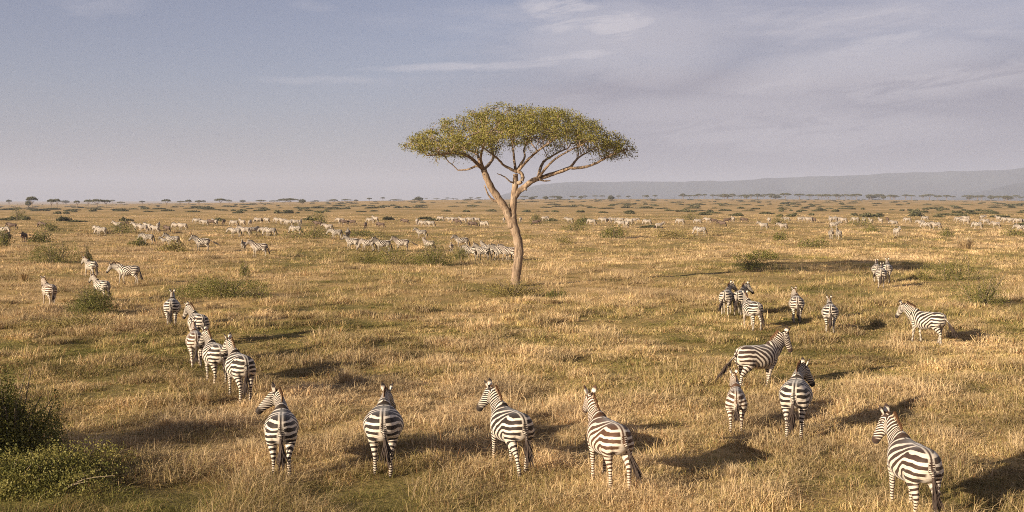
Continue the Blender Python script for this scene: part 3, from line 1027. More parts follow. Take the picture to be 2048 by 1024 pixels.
def build_grass():
    rg = np.random.default_rng(7)
    VV, TT, QQ, CC, k = [], [], [], [], 0

    def put(V, T, Q, c):
        nonlocal k
        VV.append(V); CC.append(c); TT.append(T + k)
        if Q is not None: QQ.append(Q + k)
        k += len(V)

    def tufts(n, d0, d1, power, per, hs, wid, rad, tri=False, dry=0.0):
        x, y = sample_wedge(rg, n, d0, d1, power)
        g = fbm(x / 1.15, y / 1.35, 51, 2)                      # clumping
        big = fbm(x / 5.0, y / 6.0, 57, 2)
        keep = rg.random(n) < np.clip(.65 + (g - .42) * 2.0, .42, 1)
        x, y, g, big = x[keep], y[keep], g[keep], big[keep]
        n = len(x)
        tone = ground_tone(x, y) + rg.normal(0, .12, n) + dry + (g - .5) * .9 - .04
        ht = hs * (.64 + 1.9 * np.clip(g - .38, 0, 1)) * (.6 + .9 * big) * rg.uniform(.7, 1.3, n)
        ht = ht * np.where(tone > .55, 1.15, .8)
        per_n = rg.integers(int(per * .6), int(per * 1.4) + 1, n)
        shade = rg.uniform(.7, 1.2, n) * (.5 + 1.0 * fbm(x / 2.1, y / 2.1, 63, 2))   # weathered brown and fresh pale tufts side by side
        idx = np.repeat(np.arange(n), per_n)
        m = len(idx)
        rr = rad * np.sqrt(rg.random(m)) * (.5 + ht[idx] / hs * .6)
        aa = rg.uniform(0, 2 * np.pi, m)
        bx, by = x[idx] + rr * np.cos(aa), y[idx] + rr * np.sin(aa)
        d = np.hypot(bx, by)
        bz = terrain(bx, by)
        h = ht[idx] * rg.uniform(.55, 1.15, m)
        w = np.maximum(wid, .00042 * d) * rg.uniform(.7, 1.3, m)
        lean = np.abs(rg.normal(1.05, .6, m))
        put(*blades(bx, by, bz, h, w, lean, blade_color(tone[idx], rg, m) * shade[idx][:, None], rg, tri))
    tufts(135000, 14.5, 50, 1.25, 19, .135, .0055, .15)
    tufts(4200, 14.5, 60, 1.1, 13, .24, .0048, .18, dry=.2)      # taller dry tufts
    tufts(70000, 46, 130, 1.6, 9, .16, .013, .2, True)
    tufts(7000, 55, 150, 1.5, 10, .32, .012, .2, True, dry=.3)
    tufts(60000, 120, 420, 1.7, 6, .17, .02, .45, True)
    tufts(3000, 15, 60, 1.2, 100, .30, .0065, .38, dry=.1)          # hummocks of rank grass with long shadows
    tufts(4200, 50, 200, 1.5, 60, .34, .015, .48, True, dry=.06)
    V = np.vstack(VV)
    o = link('grass', np_mesh('grass', V, np.vstack(TT), np.vstack(QQ), mat=grass_mat(), smooth=False, cols={'bcol': np.vstack(CC)}))
    tag(o, 'tall dry golden and green grass covering the plain', 'grass', kind='stuff')
    print('grass verts', len(V))
# ------------------------------------------------------------------ foliage helpers
def bark_mat():
    m, n, l, out = new_mat('acacia bark')
    tc = n.new('ShaderNodeTexCoord')
    mp = N(n, 'ShaderNodeMapping'); mp.inputs['Scale'].default_value = (9, 9, 1.6)
    l.new(tc.outputs['Object'], mp.inputs[0])
    a = N(n, 'ShaderNodeTexNoise', ins={'Scale': 1.0, 'Detail': 8.0, 'Roughness': .7, 'Distortion': .5})
    l.new(mp.outputs[0], a.inputs['Vector'])
    b_ = N(n, 'ShaderNodeTexNoise', ins={'Scale': 1.3, 'Detail': 5.0, 'Roughness': .6})
    l.new(tc.outputs['Object'], b_.inputs['Vector'])
    v = N(n, 'ShaderNodeTexNoise', ins={'Scale': 6.0, 'Detail': 6.0, 'Roughness': .7})
    l.new(tc.outputs['Object'], v.inputs['Vector'])
    c = ramp(n, l, b_.outputs[0], [(.3, (.20, .145, .10)), (.5, (.29, .205, .135)), (.7, (.36, .28, .20))])
    c = mixc(n, l, sstep(n, l, a.outputs[0], .56, .36), c, (.10, .068, .045))
    c = mixc(n, l, mth(n, l, 'MULTIPLY', sstep(n, l, v.outputs[0], .58, .72), .6), c, (.40, .34, .27))
    p = N(n, 'ShaderNodeBsdfPrincipled', ins={'Roughness': .9})
    p.inputs['Specular IOR Level'].default_value = .15
    l.new(c, p.inputs['Base Color'])
    bp = N(n, 'ShaderNodeBump', ins={'Strength': .9, 'Distance': .06})
    l.new(a.outputs[0], bp.inputs['Height']); l.new(bp.outputs[0], p.inputs['Normal'])
    l.new(p.outputs[0], out.inputs[0])
    return m


def leaf_quads(P, size, rg, flat=0.5, aspect=.5, jitter=1.0):
    """one small diamond leaf (4 verts) at every point of P, random attitude, flatter for flat -> 1"""
    n = len(P)
    a = rg.uniform(0, 2 * np.pi, n)
    el = rg.normal(0, (1 - flat) * 1.1 + .15, n)
    D = np.stack([np.cos(a) * np.cos(el), np.sin(a) * np.cos(el), np.sin(el)], 1)
    r = rg.normal(size=(n, 3)); r[:, 2] += flat * 2
    S = np.cross(D, r); S /= np.linalg.norm(S, axis=1)[:, None] + 1e-9
    sz = size * rg.uniform(.6, 1.35, n)[:, None]
    B = P + rg.normal(0, 1, (n, 3)) * 0
    V = np.stack([B, B + D * sz * .5 + S * sz * aspect * .5, B + D * sz, B + D * sz * .5 - S * sz * aspect * .5], 1).reshape(-1, 3)
    Q = np.arange(n * 4).reshape(-1, 4)
    return V, Q


M_BARK = bark_mat()
M_BARK_FAR = simple_mat('distant bark', (.16, .12, .085), .9, .2, 1.0)
M_LEAF = leaf_mat('acacia leaves', ((.095, .092, .020), (.205, .185, .042), (.35, .295, .085)), .32)
M_SHRUB = leaf_mat('shrub leaves', ((.055, .062, .014), (.13, .128, .030), (.25, .21, .06)), .28)
M_SHRUB_LIGHT = leaf_mat('pale shrub leaves', ((.085, .085, .022), (.18, .155, .042), (.33, .25, .095)), .3)
M_FARLEAF = leaf_mat('distant leaves', ((.06, .06, .03), (.105, .10, .045), (.165, .145, .065)), .2)
M_DRY = leaf_mat('dry grass tuft', ((.34, .25, .12), (.55, .41, .22), (.75, .6, .38)), .45)
M_STEM = simple_mat('shrub stems', (.15, .115, .075), .9, .2, 5)


def acacia_main():
    base = at(1031, 573)
    S = 1 / px_m(base)                                    # metres per photograph pixel at the tree
    rg = np.random.default_rng(21)

    def P(zx, zy, d=0.0):                                 # measured in an enlarged view of the tree
        u = 780 + zx / 2.327; v = 180 + zy / 2.327
        return ((u - 1031) * S, d, (573 - v) * S)
    limbs = [  # (points (x, y, depth), radius from, radius to)
        ([(581, 905, 0), (590, 840, 0), (600, 750, .05), (592, 690, .1), (575, 630, .1), (566, 590, .1)], .31, .275),
        ([(570, 640, .1), (545, 570, .05), (515, 518, 0), (478, 465, -.15), (455, 420, -.3), (437, 372, -.4)], .26, .19),
        ([(572, 620, .1), (572, 560, .2), (579, 480, .3), (584, 430, .3), (584, 392, .3)], .25, .15),
        ([(580, 500, .3), (598, 475, .25), (625, 452, .1), (660, 425, 0), (690, 413, -.1)], .19, .155),
        ([(690, 413, -.1), (745, 396, -.3), (800, 378, -.7), (835, 364, -1.0), (848, 368, -1.1), (900, 362, -1.3), (950, 345, -1.7), (1010, 312, -2.1), (1080, 285, -2.4)], .14, .05),
        ([(690, 413, -.1), (698, 372, .3), (715, 335, .9), (745, 312, 1.6), (790, 285, 2.4), (840, 262, 3.2)], .115, .04),
        ([(835, 364, -1.0), (858, 335, -.5), (875, 318, .1), (905, 298, .8), (950, 275, 1.5)], .085, .035),
        ([(584, 430, .3), (606, 432, .2), (617, 412, .15), (612, 390, .2), (595, 380, .3)], .13, .11),
        ([(590, 382, .3), (560, 368, .1), (530, 352, -.2), (500, 322, -.8), (470, 300, -1.5), (430, 270, -2.4)], .105, .035),
        ([(588, 385, .3), (580, 345, .6), (576, 300, 1.2), (570, 255, 2.2), (560, 215, 3.3)], .10, .04),
        ([(594, 380, .3), (622, 348, -.1), (662, 308, -.8), (700, 280, -1.7), (740, 255, -2.8), (770, 235, -3.8)], .105, .035),
        ([(588, 380, .3), (604, 352, .8), (628, 310, 1.8), (625, 270, 2.8), (640, 235, 3.9), (650, 215, 4.8)], .09, .035),
        ([(437, 372, -.4), (408, 345, -.8), (370, 315, -1.3), (315, 300, -2.0), (250, 308, -2.5), (190, 315, -2.7)], .13, .04),
        ([(437, 372, -.4), (405, 355, .1), (370, 368, .4), (345, 372, .6), (315, 373, .7)], .085, .04),
        ([(437, 372, -.4), (462, 345, .4), (480, 312, 1.1), (470, 270, 2.1), (440, 240, 3.2), (420, 225, 4.2)], .11, .035),
        ([(437, 372, -.4), (415, 330, .4), (400, 295, 1.2), (340, 270, 2.2), (270, 262, 3.2), (220, 262, 3.6)], .10, .035),
        ([(437, 372, -.4), (425, 320, -1.0), (440, 270, -2.0), (460, 235, -3.2), (470, 215, -4.3)], .09, .035),
        ([(690, 413, -.1), (720, 370, -.9), (760, 330, -1.9), (830, 290, -3.0), (880, 270, -3.9)], .09, .035),
        # dead stubs
        ([(500, 520, 0), (478, 512, -.1), (458, 488, -.2), (440, 444, -.3)], .085, .035),
        ([(584, 432, .3), (560, 428, 0), (540, 410, -.2), (518, 398, -.3), (498, 391, -.35)], .06, .022),
        ([(690, 415, -.1), (715, 424, -.4), (745, 424, -.5)], .08, .03),
        ([(610, 470, .2), (628, 462, -.1), (636, 466, -.15)], .11, .05),
    ]
    n_live = len(limbs) - 4
    s = Soup()
    nodes, nrad = [], []
    for li, (pts, r0, r1) in enumerate(limbs):
        A = np.array([P(*p) for p in pts])
        B = catmull(A, 6)
        q = np.linspace(0, 1, len(B))
        r = r0 + (r1 - r0) * q
        if li == 0:
            r = np.interp(q, [0, .06, .2, 1], [.32, .29, .285, .275])
        B = B + rg.normal(0, .006, B.shape)
        s.tube(B, r * (1 + .05 * np.sin(q * 37 + li)), 12 if r0 > .15 else 8)
        if li >= 3 and li < n_live and li != 7:
            L = np.cumsum(np.r_[0, np.linalg.norm(np.diff(B, axis=0), axis=1)])
            m = max(3, int(L[-1] / .22))
            for f in np.linspace(.3, 1, m):
                nodes.append([np.interp(f * L[-1], L, B[:, a]) for a in range(3)]); nrad.append(np.interp(f * L[-1], L, r))
    nodes = np.array(nodes)
    n0 = len(nodes)
    # crown envelope: flat topped umbrella
    cx0 = (1040 - 1031) * S
    def env(x, y):
        rr = np.hypot((x - cx0) / np.where(x < cx0, 7.45, 7.2), y / 6.3)
        xs = x - cx0
        top = 11.35 - 2.55 * rr ** 2.3 - .25 * np.exp(-((xs - 6.2) / 1.2) ** 2) + .36 * (fbm(x / 1.4, y / 1.4, 91, 3) - .5) * 2
        bot = np.interp(xs, [-7.5, -5.5, -3.5, -1.5, 0.5, 2.5, 4.2, 5.6, 7.3], [8.35, 7.95, 7.7, 8.7, 9.1, 8.9, 8.5, 7.75, 7.9])
        bot = bot + .5 * (1 - rr) + .35 * (fbm(x / 1.3, y / 1.3, 97, 2) - .5) * 2
        return rr, top, bot
    at_ = []
    while len(at_) < 2600:
        x, y = rg.uniform(-7.4, 7.4) + cx0, rg.uniform(-6.6, 6.6)
        rr, top, bot = env(np.array(x), np.array(y))
        if rr > 1 or top - .1 < bot: continue
        f = rg.random() ** .62
        at_.append((x, y, bot + (top - bot) * f))
    at_ = np.array(at_)
    # space colonisation
    NP_ = [n for n in nodes]; par = [-1] * n0
    alive = np.ones(len(at_), bool)
    near = np.full(len(at_), 1e9); who = np.zeros(len(at_), int)

    def upd(idx):
        X = np.array([NP_[i] for i in idx])
        for c in range(0, len(X), 400):
            d = np.linalg.norm(at_[:, None] - X[None, c:c + 400], axis=2)
            k = d.argmin(1); dm = d[np.arange(len(at_)), k]
            b = dm < near
            near[b] = dm[b]; who[b] = np.array(idx[c:c + 400])[k[b]]
    upd(list(range(n0)))
    step = .2
    for it in range(90):
        alive &= near > .3
        if not alive.any(): break
        src = who[alive]; dv = at_[alive] - np.array([NP_[i] for i in src])
        dv /= np.linalg.norm(dv, axis=1)[:, None] + 1e-9
        new = []
        us, inv = np.unique(src, return_inverse=True)
        acc = np.zeros((len(us), 3)); np.add.at(acc, inv, dv)
        for i, a in zip(us, acc):
            nn = np.linalg.norm(a)
            if nn < .15: a = dv[np.where(src == i)[0][0]]; nn = 1
            p = NP_[i] + (a / nn + rg.normal(0, .22, 3)) * step
            new.append(len(NP_)); NP_.append(p); par.append(i)
        upd(new)
    NPa = np.array(NP_)
    nn_ = len(NPa)
    # pipe model radii
    rad = np.zeros(nn_); acc = np.zeros(nn_); leafy = np.ones(nn_, bool)
    for i in range(nn_ - 1, -1, -1):
        r = acc[i] ** (1 / 2.4) if acc[i] > 0 else .013
        rad[i] = min(max(r, .013), .10)
        if par[i] >= 0:
            acc[par[i]] += rad[i] ** 2.4; leafy[par[i]] = False
    # polylines
    ch = {}
    for i, p in enumerate(par):
        if p >= 0: ch.setdefault(p, []).append(i)
    started = set()
    stack = [(p, c) for p in range(n0) for c in ch.get(p, [])]
    while stack:
        p, c = stack.pop()
        line = [p, c]
        while c in ch:
            q = sorted(ch[c], key=lambda k: -rad[k])
            for o_ in q[1:]: stack.append((c, o_))
            c = q[0]; line.append(c)
        pts = NPa[line]; rs = rad[line].copy(); rs[0] = rs[1]
        rs = np.maximum(rs, .013)
        s.tube(pts, rs, 5, False)
    V, T, Q = s.arrays()
    tree = empty('acacia_tree', base)
    tree.rotation_euler = (0, 0, 0)
    tag(tree, 'lone tall umbrella acacia with forked pale trunk in the middle of the plain', 'tree')
    link('trunk', np_mesh('acacia trunk', V, T, Q, mat=M_BARK), tree)
    # leaves: flat sprays along the outer twigs
    tips = NPa[n0:][rad[n0:] < .024]
    c = np.repeat(tips, 36, 0)
    c = c + rg.normal(0, 1, c.shape) * np.array([.19, .19, .10])
    rr, top, bot = env(c[:, 0], c[:, 1])
    dens = fbm(c[:, 0] / .9 + c[:, 2], c[:, 1] / .9 - c[:, 2], 77, 2)
    dens = .5 * dens + .5 * fbm(c[:, 0] / 1.7 + 50, c[:, 2] / .42 + .35 * c[:, 1] + 30, 79, 2)      # leaves lie in flat layers
    hgt = np.clip((c[:, 2] - bot) / (top - bot + 1e-6), 0, 1)
    keep = rg.random(len(c)) < np.clip((dens - .402 - .03 * smooth01(c[:, 0], 1.5, 6)) * 8, .04, 1) * np.clip(.48 + hgt * 1.2, 0, 1)
    c = c[keep]; hgt = hgt[keep]
    V, Q = leaf_quads(c, .10, rg, .3, .5)
    tint = np.clip(.28 + .42 * fbm(c[:, 0] / 1.1, c[:, 1] / 1.1 + c[:, 2], 83, 2) + rg.normal(0, .17, len(c)), 0, 1)
    print('acacia leaves', len(c), 'nodes', nn_)
    link('crown', np_mesh('acacia crown', V, quads=Q, mat=M_LEAF, smooth=False, attrs={'tint': np.repeat(tint, 4)}), tree)


# ------------------------------------------------------------------ shrubs
def bush_parts(rx, ry, h, seed, leaf=.07, n=2600, lumps=6, light=0.0, mat=None, ragged=.5, stems=14):
    """foliage of small leaves on lumpy overlapping domes, plus bare stems that poke out"""
    rg = np.random.default_rng(seed)
    L = []
    for k in range(lumps):
        f = 0 if k == 0 else 1
        a = rg.uniform(0, 2 * np.pi); q = np.sqrt(rg.random()) * .68 * f
        L.append((rx * q * np.cos(a), ry * q * np.sin(a), rx * rg.uniform(.38, .66), ry * rg.uniform(.38, .66), h * rg.uniform(.6, 1.12) * (1 - .3 * q)))
    w = np.array([l[2] * l[3] for l in L]); w = w / w.sum()
    pick = rg.choice(len(L), n, p=w)
    La = np.array(L)[pick]
    u = rg.normal(size=(n, 3)); u /= np.linalg.norm(u, axis=1)[:, None]
    u[:, 2] = np.abs(u[:, 2]) * 1.0
    shell = 1 - np.abs(rg.normal(0, .22, n))
    ns = fbm(u[:, 0] * 2.2 + pick * 3.1 + 10, u[:, 1] * 2.2 + u[:, 2] * 2 + 10, seed, 3)
    shell = shell * (1 + (ns - .5) * 2 * ragged) 
    P = np.stack([La[:, 0] + u[:, 0] * La[:, 2] * shell, La[:, 1] + u[:, 1] * La[:, 3] * shell, np.maximum(.02, u[:, 2] * La[:, 4] * shell)], 1)
    keep = rg.random(n) < np.clip((ns - .22) * 4.5, .08, 1)
    P = P[keep]
    V, Q = leaf_quads(P, leaf * 1.45, rg, .1, .62)
    tint = np.clip(.15 + light + .6 * fbm(P[:, 0] / (.25 * rx) + 3, P[:, 2] / (.3 * h) + P[:, 1], seed + 3, 2) * .9 + rg.normal(0, .16, len(P)), 0, 1)
    fol = np_mesh('shrub foliage', V, quads=Q, mat=mat or M_SHRUB, smooth=False, attrs={'tint': np.repeat(tint, 4)})
    s = Soup()
    for k in range(stems):
        l = L[rg.integers(0, len(L))]
        a = rg.uniform(0, 2 * np.pi)
        b0 = np.array([l[0] * .5, l[1] * .5, -.05])
        e = np.array([l[0] + np.cos(a) * l[2] * rg.uniform(.3, 1.0), l[1] + np.sin(a) * l[3] * rg.uniform(.3, 1.0), l[4] * rg.uniform(.75, 1.18)])
        mid = (b0 + e) / 2 + rg.normal(0, .08, 3) * rx * .3 + np.array([0, 0, .1 * h])
        B = catmull(np.array([b0, mid, e]), 3)
        s.tube(B, np.linspace(.022, .006, len(B)) * (.6 + .4 * h), 5, False)
    V, T, Q = s.arrays()
    return fol, np_mesh('shrub stems', V, T, Q, mat=M_STEM)


def bush(u, v, w_px, h_px, label, seed, leaf=.07, n=2600, lumps=7, light=0.0, mat=None, ragged=.5, cat='bush', name='bush', dep=.75, stems=14):
    p = at(u, v)
    k = px_m(p)
    rx = w_px / k / 2; h = h_px / k * 1.6
    rx *= 1.18
    fol, st = bush_parts(rx, rx * dep, h, seed, leaf, n, lumps, light, mat, ragged, stems)
    o = empty(name, p + Vector((0, rx * dep * .5, 0)))
    tag(o, label, cat, 'bushes on the near plain')
    link('foliage', fol, o); link('stem', st, o)
    return o


def tussock(u, v, w_px, h_px, label, seed, n=420, green=.0):
    """a fountain of long dry grass"""
    p = at(u, v); k = px_m(p)
    r = w_px / k / 2; h = h_px / k
    rg = np.random.default_rng(seed)
    a = rg.uniform(0, 2 * np.pi, n); q = np.sqrt(rg.random(n))
    bx, by = np.cos(a) * r * .22 * q, np.sin(a) * r * .22 * q
    ln = h * rg.uniform(.5, 1.15, n)
    out = r * .95 * q * rg.uniform(.5, 1.25, n)
    wd = np.maximum(.006, .00035 * p.y) * rg.uniform(.7, 1.4, n)
    side = np.stack([-np.sin(a), np.cos(a), 0 * a], 1) * wd[:, None] * .5
    b0 = np.stack([bx, by, 0 * a - .03], 1)
    m1 = b0 + np.stack([np.cos(a) * out * .4, np.sin(a) * out * .4, ln * .65], 1)
    t1 = b0 + np.stack([np.cos(a) * out, np.sin(a) * out, ln * (1.02 - .38 * q ** 2) * rg.uniform(.8, 1.0, n)], 1)
    V = np.stack([b0 - side, b0 + side, m1 - side, m1 + side, t1], 1).reshape(-1, 3)
    o_ = (np.arange(n) * 5)[:, None]
    tint = np.clip(rg.normal(.6 - green, .22, n), 0, 1)
    me = np_mesh('dry tussock', V, o_ + np.array([2, 3, 4]), o_ + np.array([0, 1, 3, 2]), mat=M_DRY, smooth=False, attrs={'tint': np.repeat(tint, 5)})
    o = link('grass_tussock', me, loc=p)
    tag(o, label, 'grass tussock', 'grass tussocks standing out of the sward')


# ------------------------------------------------------------------ distant trees
def far_tree_protos():
    out = []
    for k, (rx, ht, th, flat) in enumerate([(4.4, 7.0, 1.7, True), (5.6, 6.8, 1.6, True), (3.4, 7.8, 2.0, True), (3.2, 5.6, 4.2, False), (6.6, 7.0, 1.9, True)]):
        rg = np.random.default_rng(300 + k)
        s = Soup()
        z0 = ht - th
        B = catmull(np.array([[0, 0, -.3], [.15, .1, z0 * .35], [-.1, 0, z0 * .62]]), 4)
        s.tube(B, np.linspace(.28, .2, len(B)), 7)
        nb = 7
        for b in range(nb):
            a = b / nb * 2 * np.pi + rg.uniform(-.3, .3); q = rg.uniform(.45, .9)
            E = np.array([np.cos(a) * rx * q, np.sin(a) * rx * q, ht - th * rg.uniform(.35, .65)])
            A = catmull(np.array([B[-1], (B[-1] + E) / 2 + [0, 0, -.35 + .1 * b % 2], E]), 3)
            s.tube(A, np.linspace(.14, .04, len(A)), 5, False)
        V, T, Q = s.arrays()
        tr = np_mesh('far trunk', V, T, Q, mat=M_BARK_FAR)
        n = 1100
        a = rg.uniform(0, 2 * np.pi, n); q = np.sqrt(rg.random(n))
        edge = 1 + .28 * (fbm(np.cos(a) * 2 + 5, np.sin(a) * 2 + 5, k, 2) - .5) * 2
        x, y = np.cos(a) * q * rx * edge, np.sin(a) * q * rx * edge
        if flat:
            z = ht - th * (.25 + .55 * q ** 2) + rg.normal(0, .22, n) * th * .55
        else:
            e = rg.uniform(-.6, 1, n)
            z = ht - th * .5 + e * th * .5 * np.sqrt(np.maximum(0, 1 - q ** 2)) + rg.normal(0, .15, n)
        P = np.stack([x, y, z], 1)
        keep = fbm(x / 1.5 + 20, y / 1.5 + z, 40 + k, 2) > .4
        P = P[keep]
        V, Q = leaf_quads(P, .75, rg, .5, .6)
        cr = np_mesh('far crown', V, quads=Q, mat=M_FARLEAF, smooth=False, attrs={'tint': np.repeat(np.clip(rg.normal(.45, .22, len(P)), 0, 1), 4)})
        out.append((tr, cr, rx, ht))
    return out


def far_bush_protos():
    out = []
    for k in range(6):
        rx = 1.0
        fol, st = bush_parts(rx, .8, [.42, .55, .36, .7, .48, .6][k], 500 + k, .16, 900, 7, .0, M_FARLEAF, .45, 4)
        out.append(fol)
    return out
# ------------------------------------------------------------------ the setting
build_ground()
build_hills()
build_grass()
acacia_main()

# ------------------------------------------------------------------ near zebras, each in its own pose
ZG = 'zebras walking across the near plain'


def zebra(u, v, heading, label, sc=1.0, col=STRIPE_BLACK, **kw):
    p = at(u, v)
    h = R(heading - math.degrees(math.atan2(p.x, p.y)) * .92)      # the heading is given relative to the line of sight
    d = Vector((math.cos(h), math.sin(h), 0))
    o = p + d * (.54 * sc)
    o.z = float(terrain(o.x, o.y)) - .02
    kw.setdefault('seed', int(u * 7 + v) % 1000)
    m = animal_meshes('zebra', animal(ZEBRA, voxel=.019 if v > 640 else .024, **kw))
    b = link('zebra', m['body'], None, o, h, sc)
    b.color = col
    tag(b, label, 'zebra', ZG)
    ma = link('mane', m['mane'], b)
    link('tail_hair', m['tail'], b)
    return b


BR = STRIPE_BROWN
DB = (0.045, 0.026, 0.018, 1)
# front row
zebra(563, 958, 90, 'zebra walking away with its head turned sharply left, leftmost of the front row', .96, neck_pitch=40, neck_yaw=24, head_yaw=92, head_pitch=-42, legs=(6, -6, 3, -9), tail=(-.02, -.02), fat=.94)
zebra(766, 952, 89, 'round bellied zebra walking straight away with ears up, tail swung to its right, front row', 1.0, neck_pitch=22, neck_yaw=-7, head_yaw=-18, head_pitch=-38, legs=(-6, 8, 9, -5), tail=(-.12, .0), fat=1.08)
zebra(1040, 950, 113, 'black striped zebra in the front row looking left, below the acacia', .98, neck_pitch=52, neck_yaw=8, head_yaw=42, head_pitch=-54, legs=(10, -10, -12, 8), bends=(0, 0, 18, 0), lifts=(0, 0, .04, 0), tail=(-.04, 0))
zebra(1236, 980, 112, 'brown striped zebra walking away, tail swung right, rightmost of the central front row', .98, BR, neck_pitch=54, neck_yaw=0, head_yaw=-6, head_pitch=-36, legs=(-2, 9, 12, -10), bends=(0, 0, 20, 0), lifts=(0, 0, .05, 0), tail=(-.22, .05), fat=.96)
zebra(1848, 1046, 112, 'large zebra cut by the bottom edge at lower right, looking left', 1.0, DB, neck_pitch=50, neck_yaw=8, head_yaw=38, head_pitch=-60, legs=(4, -5, 5, -6), tail=(-.04, 0), fat=.97)
# right group
zebra(1472, 868, 90, 'small brown foal walking away behind the side-on zebra with swinging tail', .80, BR, neck_pitch=40, neck_yaw=12, head_yaw=10, head_pitch=-40, legs=(5, -5, -5, 6), tail=(-.01, 0), fat=.74, foal=True)
zebra(1588, 880, 86, 'stout zebra walking away with both ears up and muzzle turned right, beside the foal', 1.0, neck_pitch=32, neck_yaw=-20, head_yaw=-44, head_pitch=-52, legs=(0, 5, -5, 7), tail=(.05, .0), fat=1.0)
zebra(1487, 779, 40, 'zebra side-on striding right with its tail stretched out behind', 1.0, DB, neck_pitch=54, neck_yaw=-10, head_yaw=-22, head_pitch=-66, legs=(8, -16, 14, -15), bends=(6, 0, 10, 4), tail=(.06, .24))
zebra(1878, 690, 148, 'zebra side-on heading left with a swishing tail, alone at the right edge', .95, neck_pitch=38, neck_yaw=10, head_yaw=22, head_pitch=-62, legs=(7, -7, -8, 12), tail=(.16, .22))
zebra(1513, 662, 112, 'zebra standing in front of the close pair, its rump to the camera', .95, neck_pitch=42, neck_yaw=-16, head_yaw=-30, legs=(5, -6, 4, -4), tail=(-.10, .05))
zebra(1476, 632, 78, 'right one of the close pair of zebras, looking right over the standing zebra', .92, neck_pitch=42, neck_yaw=-30, head_yaw=-62, head_pitch=-50, legs=(4, -4, -5, 5), tail=(.03, 0))
zebra(1450, 632, 82, 'left one of the close pair of zebras, dark tail hanging at its left', .92, neck_pitch=42, neck_yaw=-28, head_yaw=-40, head_pitch=-40, legs=(-4, 4, 5, -5), tail=(.22, .05))
zebra(1594, 646, 92, 'zebra walking straight away between the close group and the lone straight-backed one', .90, DB, neck_pitch=38, neck_yaw=14, head_yaw=14, head_pitch=-38, legs=(5, -5, -6, 6), tail=(-.03, 0))
zebra(1660, 668, 90, 'zebra walking straight away with ears held in a wide V, right of the others', .90, neck_pitch=26, neck_yaw=4, head_yaw=4, head_pitch=-38, legs=(-5, 5, 6, -6), tail=(0, 0))
zebra(1762, 576, 88, 'front zebra of the tight trio walking away into the long tree shadow', .92, neck_pitch=34, neck_yaw=-4, head_yaw=-4, legs=(4, -4, -5, 5), tail=(.02, 0))
zebra(1754, 566, 92, 'left zebra of the tight trio walking away into the long tree shadow', .9, neck_pitch=36, neck_yaw=-6, head_yaw=-10, legs=(-4, 4, 5, -5), tail=(.3, .1))
zebra(1773, 566, 86, 'right zebra of the tight trio walking away into the long tree shadow', .95, neck_pitch=38, neck_yaw=12, head_yaw=4, legs=(4, -4, 5, -5), tail=(0, 0))
# left file
zebra(490, 806, 106, 'last zebra of the left file, broad rump and brown maned head turned left', .98, neck_pitch=50, neck_yaw=4, head_yaw=30, head_pitch=-50, legs=(4, -5, -4, 5), tail=(.10, .02))
zebra(440, 774, 106, 'second to last zebra of the left file with large upright ears', .94, neck_pitch=50, neck_yaw=6, head_yaw=30, head_pitch=-56, legs=(-5, 5, 5, -4), tail=(-.14, .02))
zebra(393, 736, 94, 'narrow brownish zebra of the left file hiding its neighbour behind it', .90, BR, neck_pitch=34, neck_yaw=2, head_yaw=-6, legs=(8, -6, -6, 8), tail=(.03, 0), fat=.92)
zebra(404, 692, 108, 'zebra of the left file mostly hidden by a brownish one, looking left', .92, neck_pitch=44, neck_yaw=18, head_yaw=36, head_pitch=-62, legs=(-5, 5, 5, -5), tail=(0, 0))
zebra(343, 656, 88, 'leading zebra of the left file walking straight away with ears up', .95, neck_pitch=34, neck_yaw=6, head_yaw=2, legs=(4, -5, -6, 4), tail=(0, 0))
zebra(104, 613, 108, 'brownish young zebra standing left of the big dark bush', .88, BR, neck_pitch=46, neck_yaw=8, head_yaw=-4, legs=(6, -4, -8, 8), tail=(.06, 0))
zebra(212, 602, 122, 'zebra half hidden behind the big dark bush', .85, neck_pitch=48, neck_yaw=4, head_yaw=4, legs=(4, -4, -4, 4))
zebra(189, 557, 118, 'slim zebra walking away up left, above the big dark bush', .92, neck_pitch=32, neck_yaw=2, head_yaw=8, legs=(7, -7, -8, 8), tail=(-.03, 0), fat=.92)
zebra(272, 570, 160, 'zebra side-on heading left with lowered head, right of the slim one', .95, neck_pitch=12, neck_yaw=10, head_yaw=14, head_pitch=-56, legs=(8, -8, -10, 10), tail=(0, 0))

# ------------------------------------------------------------------ the herd beyond
FARZ = dict(
    up=far_mesh('zebra far head up', animal(ZEBRA, voxel=.03, neck_pitch=44, head_pitch=-46, legs=(4, -3, -5, 4), seed=61)),
    walk=far_mesh('zebra far walking', animal(ZEBRA, voxel=.03, neck_pitch=22, head_pitch=-48, legs=(12, -12, -12, 12), seed=62)),
    low=far_mesh('zebra far head low', animal(ZEBRA, voxel=.03, neck_pitch=-8, head_pitch=-58, legs=(8, -6, -7, 9), seed=63)),
    graze=far_mesh('zebra far grazing', animal(ZEBRA, voxel=.03, neck_pitch=-50, head_pitch=-72, legs=(9, -5, -6, 8), seed=64)),
    turn=far_mesh('zebra far looking round', animal(ZEBRA, voxel=.03, neck_pitch=44, neck_yaw=-28, head_yaw=-66, head_pitch=-46, legs=(4, -3, 5, -4), seed=65)),
    flick=far_mesh('zebra far tail out', animal(ZEBRA, voxel=.03, neck_pitch=36, head_pitch=-46, legs=(3, -3, -4, 4), tail=(0, .55), seed=66)))
FARG = dict(
    up=far_mesh('wildebeest head up', animal(GNU, voxel=.03, neck_pitch=8, head_pitch=-62, gnu=True, legs=(5, -4, -5, 5), seed=71), True),
    graze=far_mesh('wildebeest grazing', animal(GNU, voxel=.03, neck_pitch=-38, head_pitch=-74, gnu=True, legs=(7, -5, -5, 7), seed=72), True))
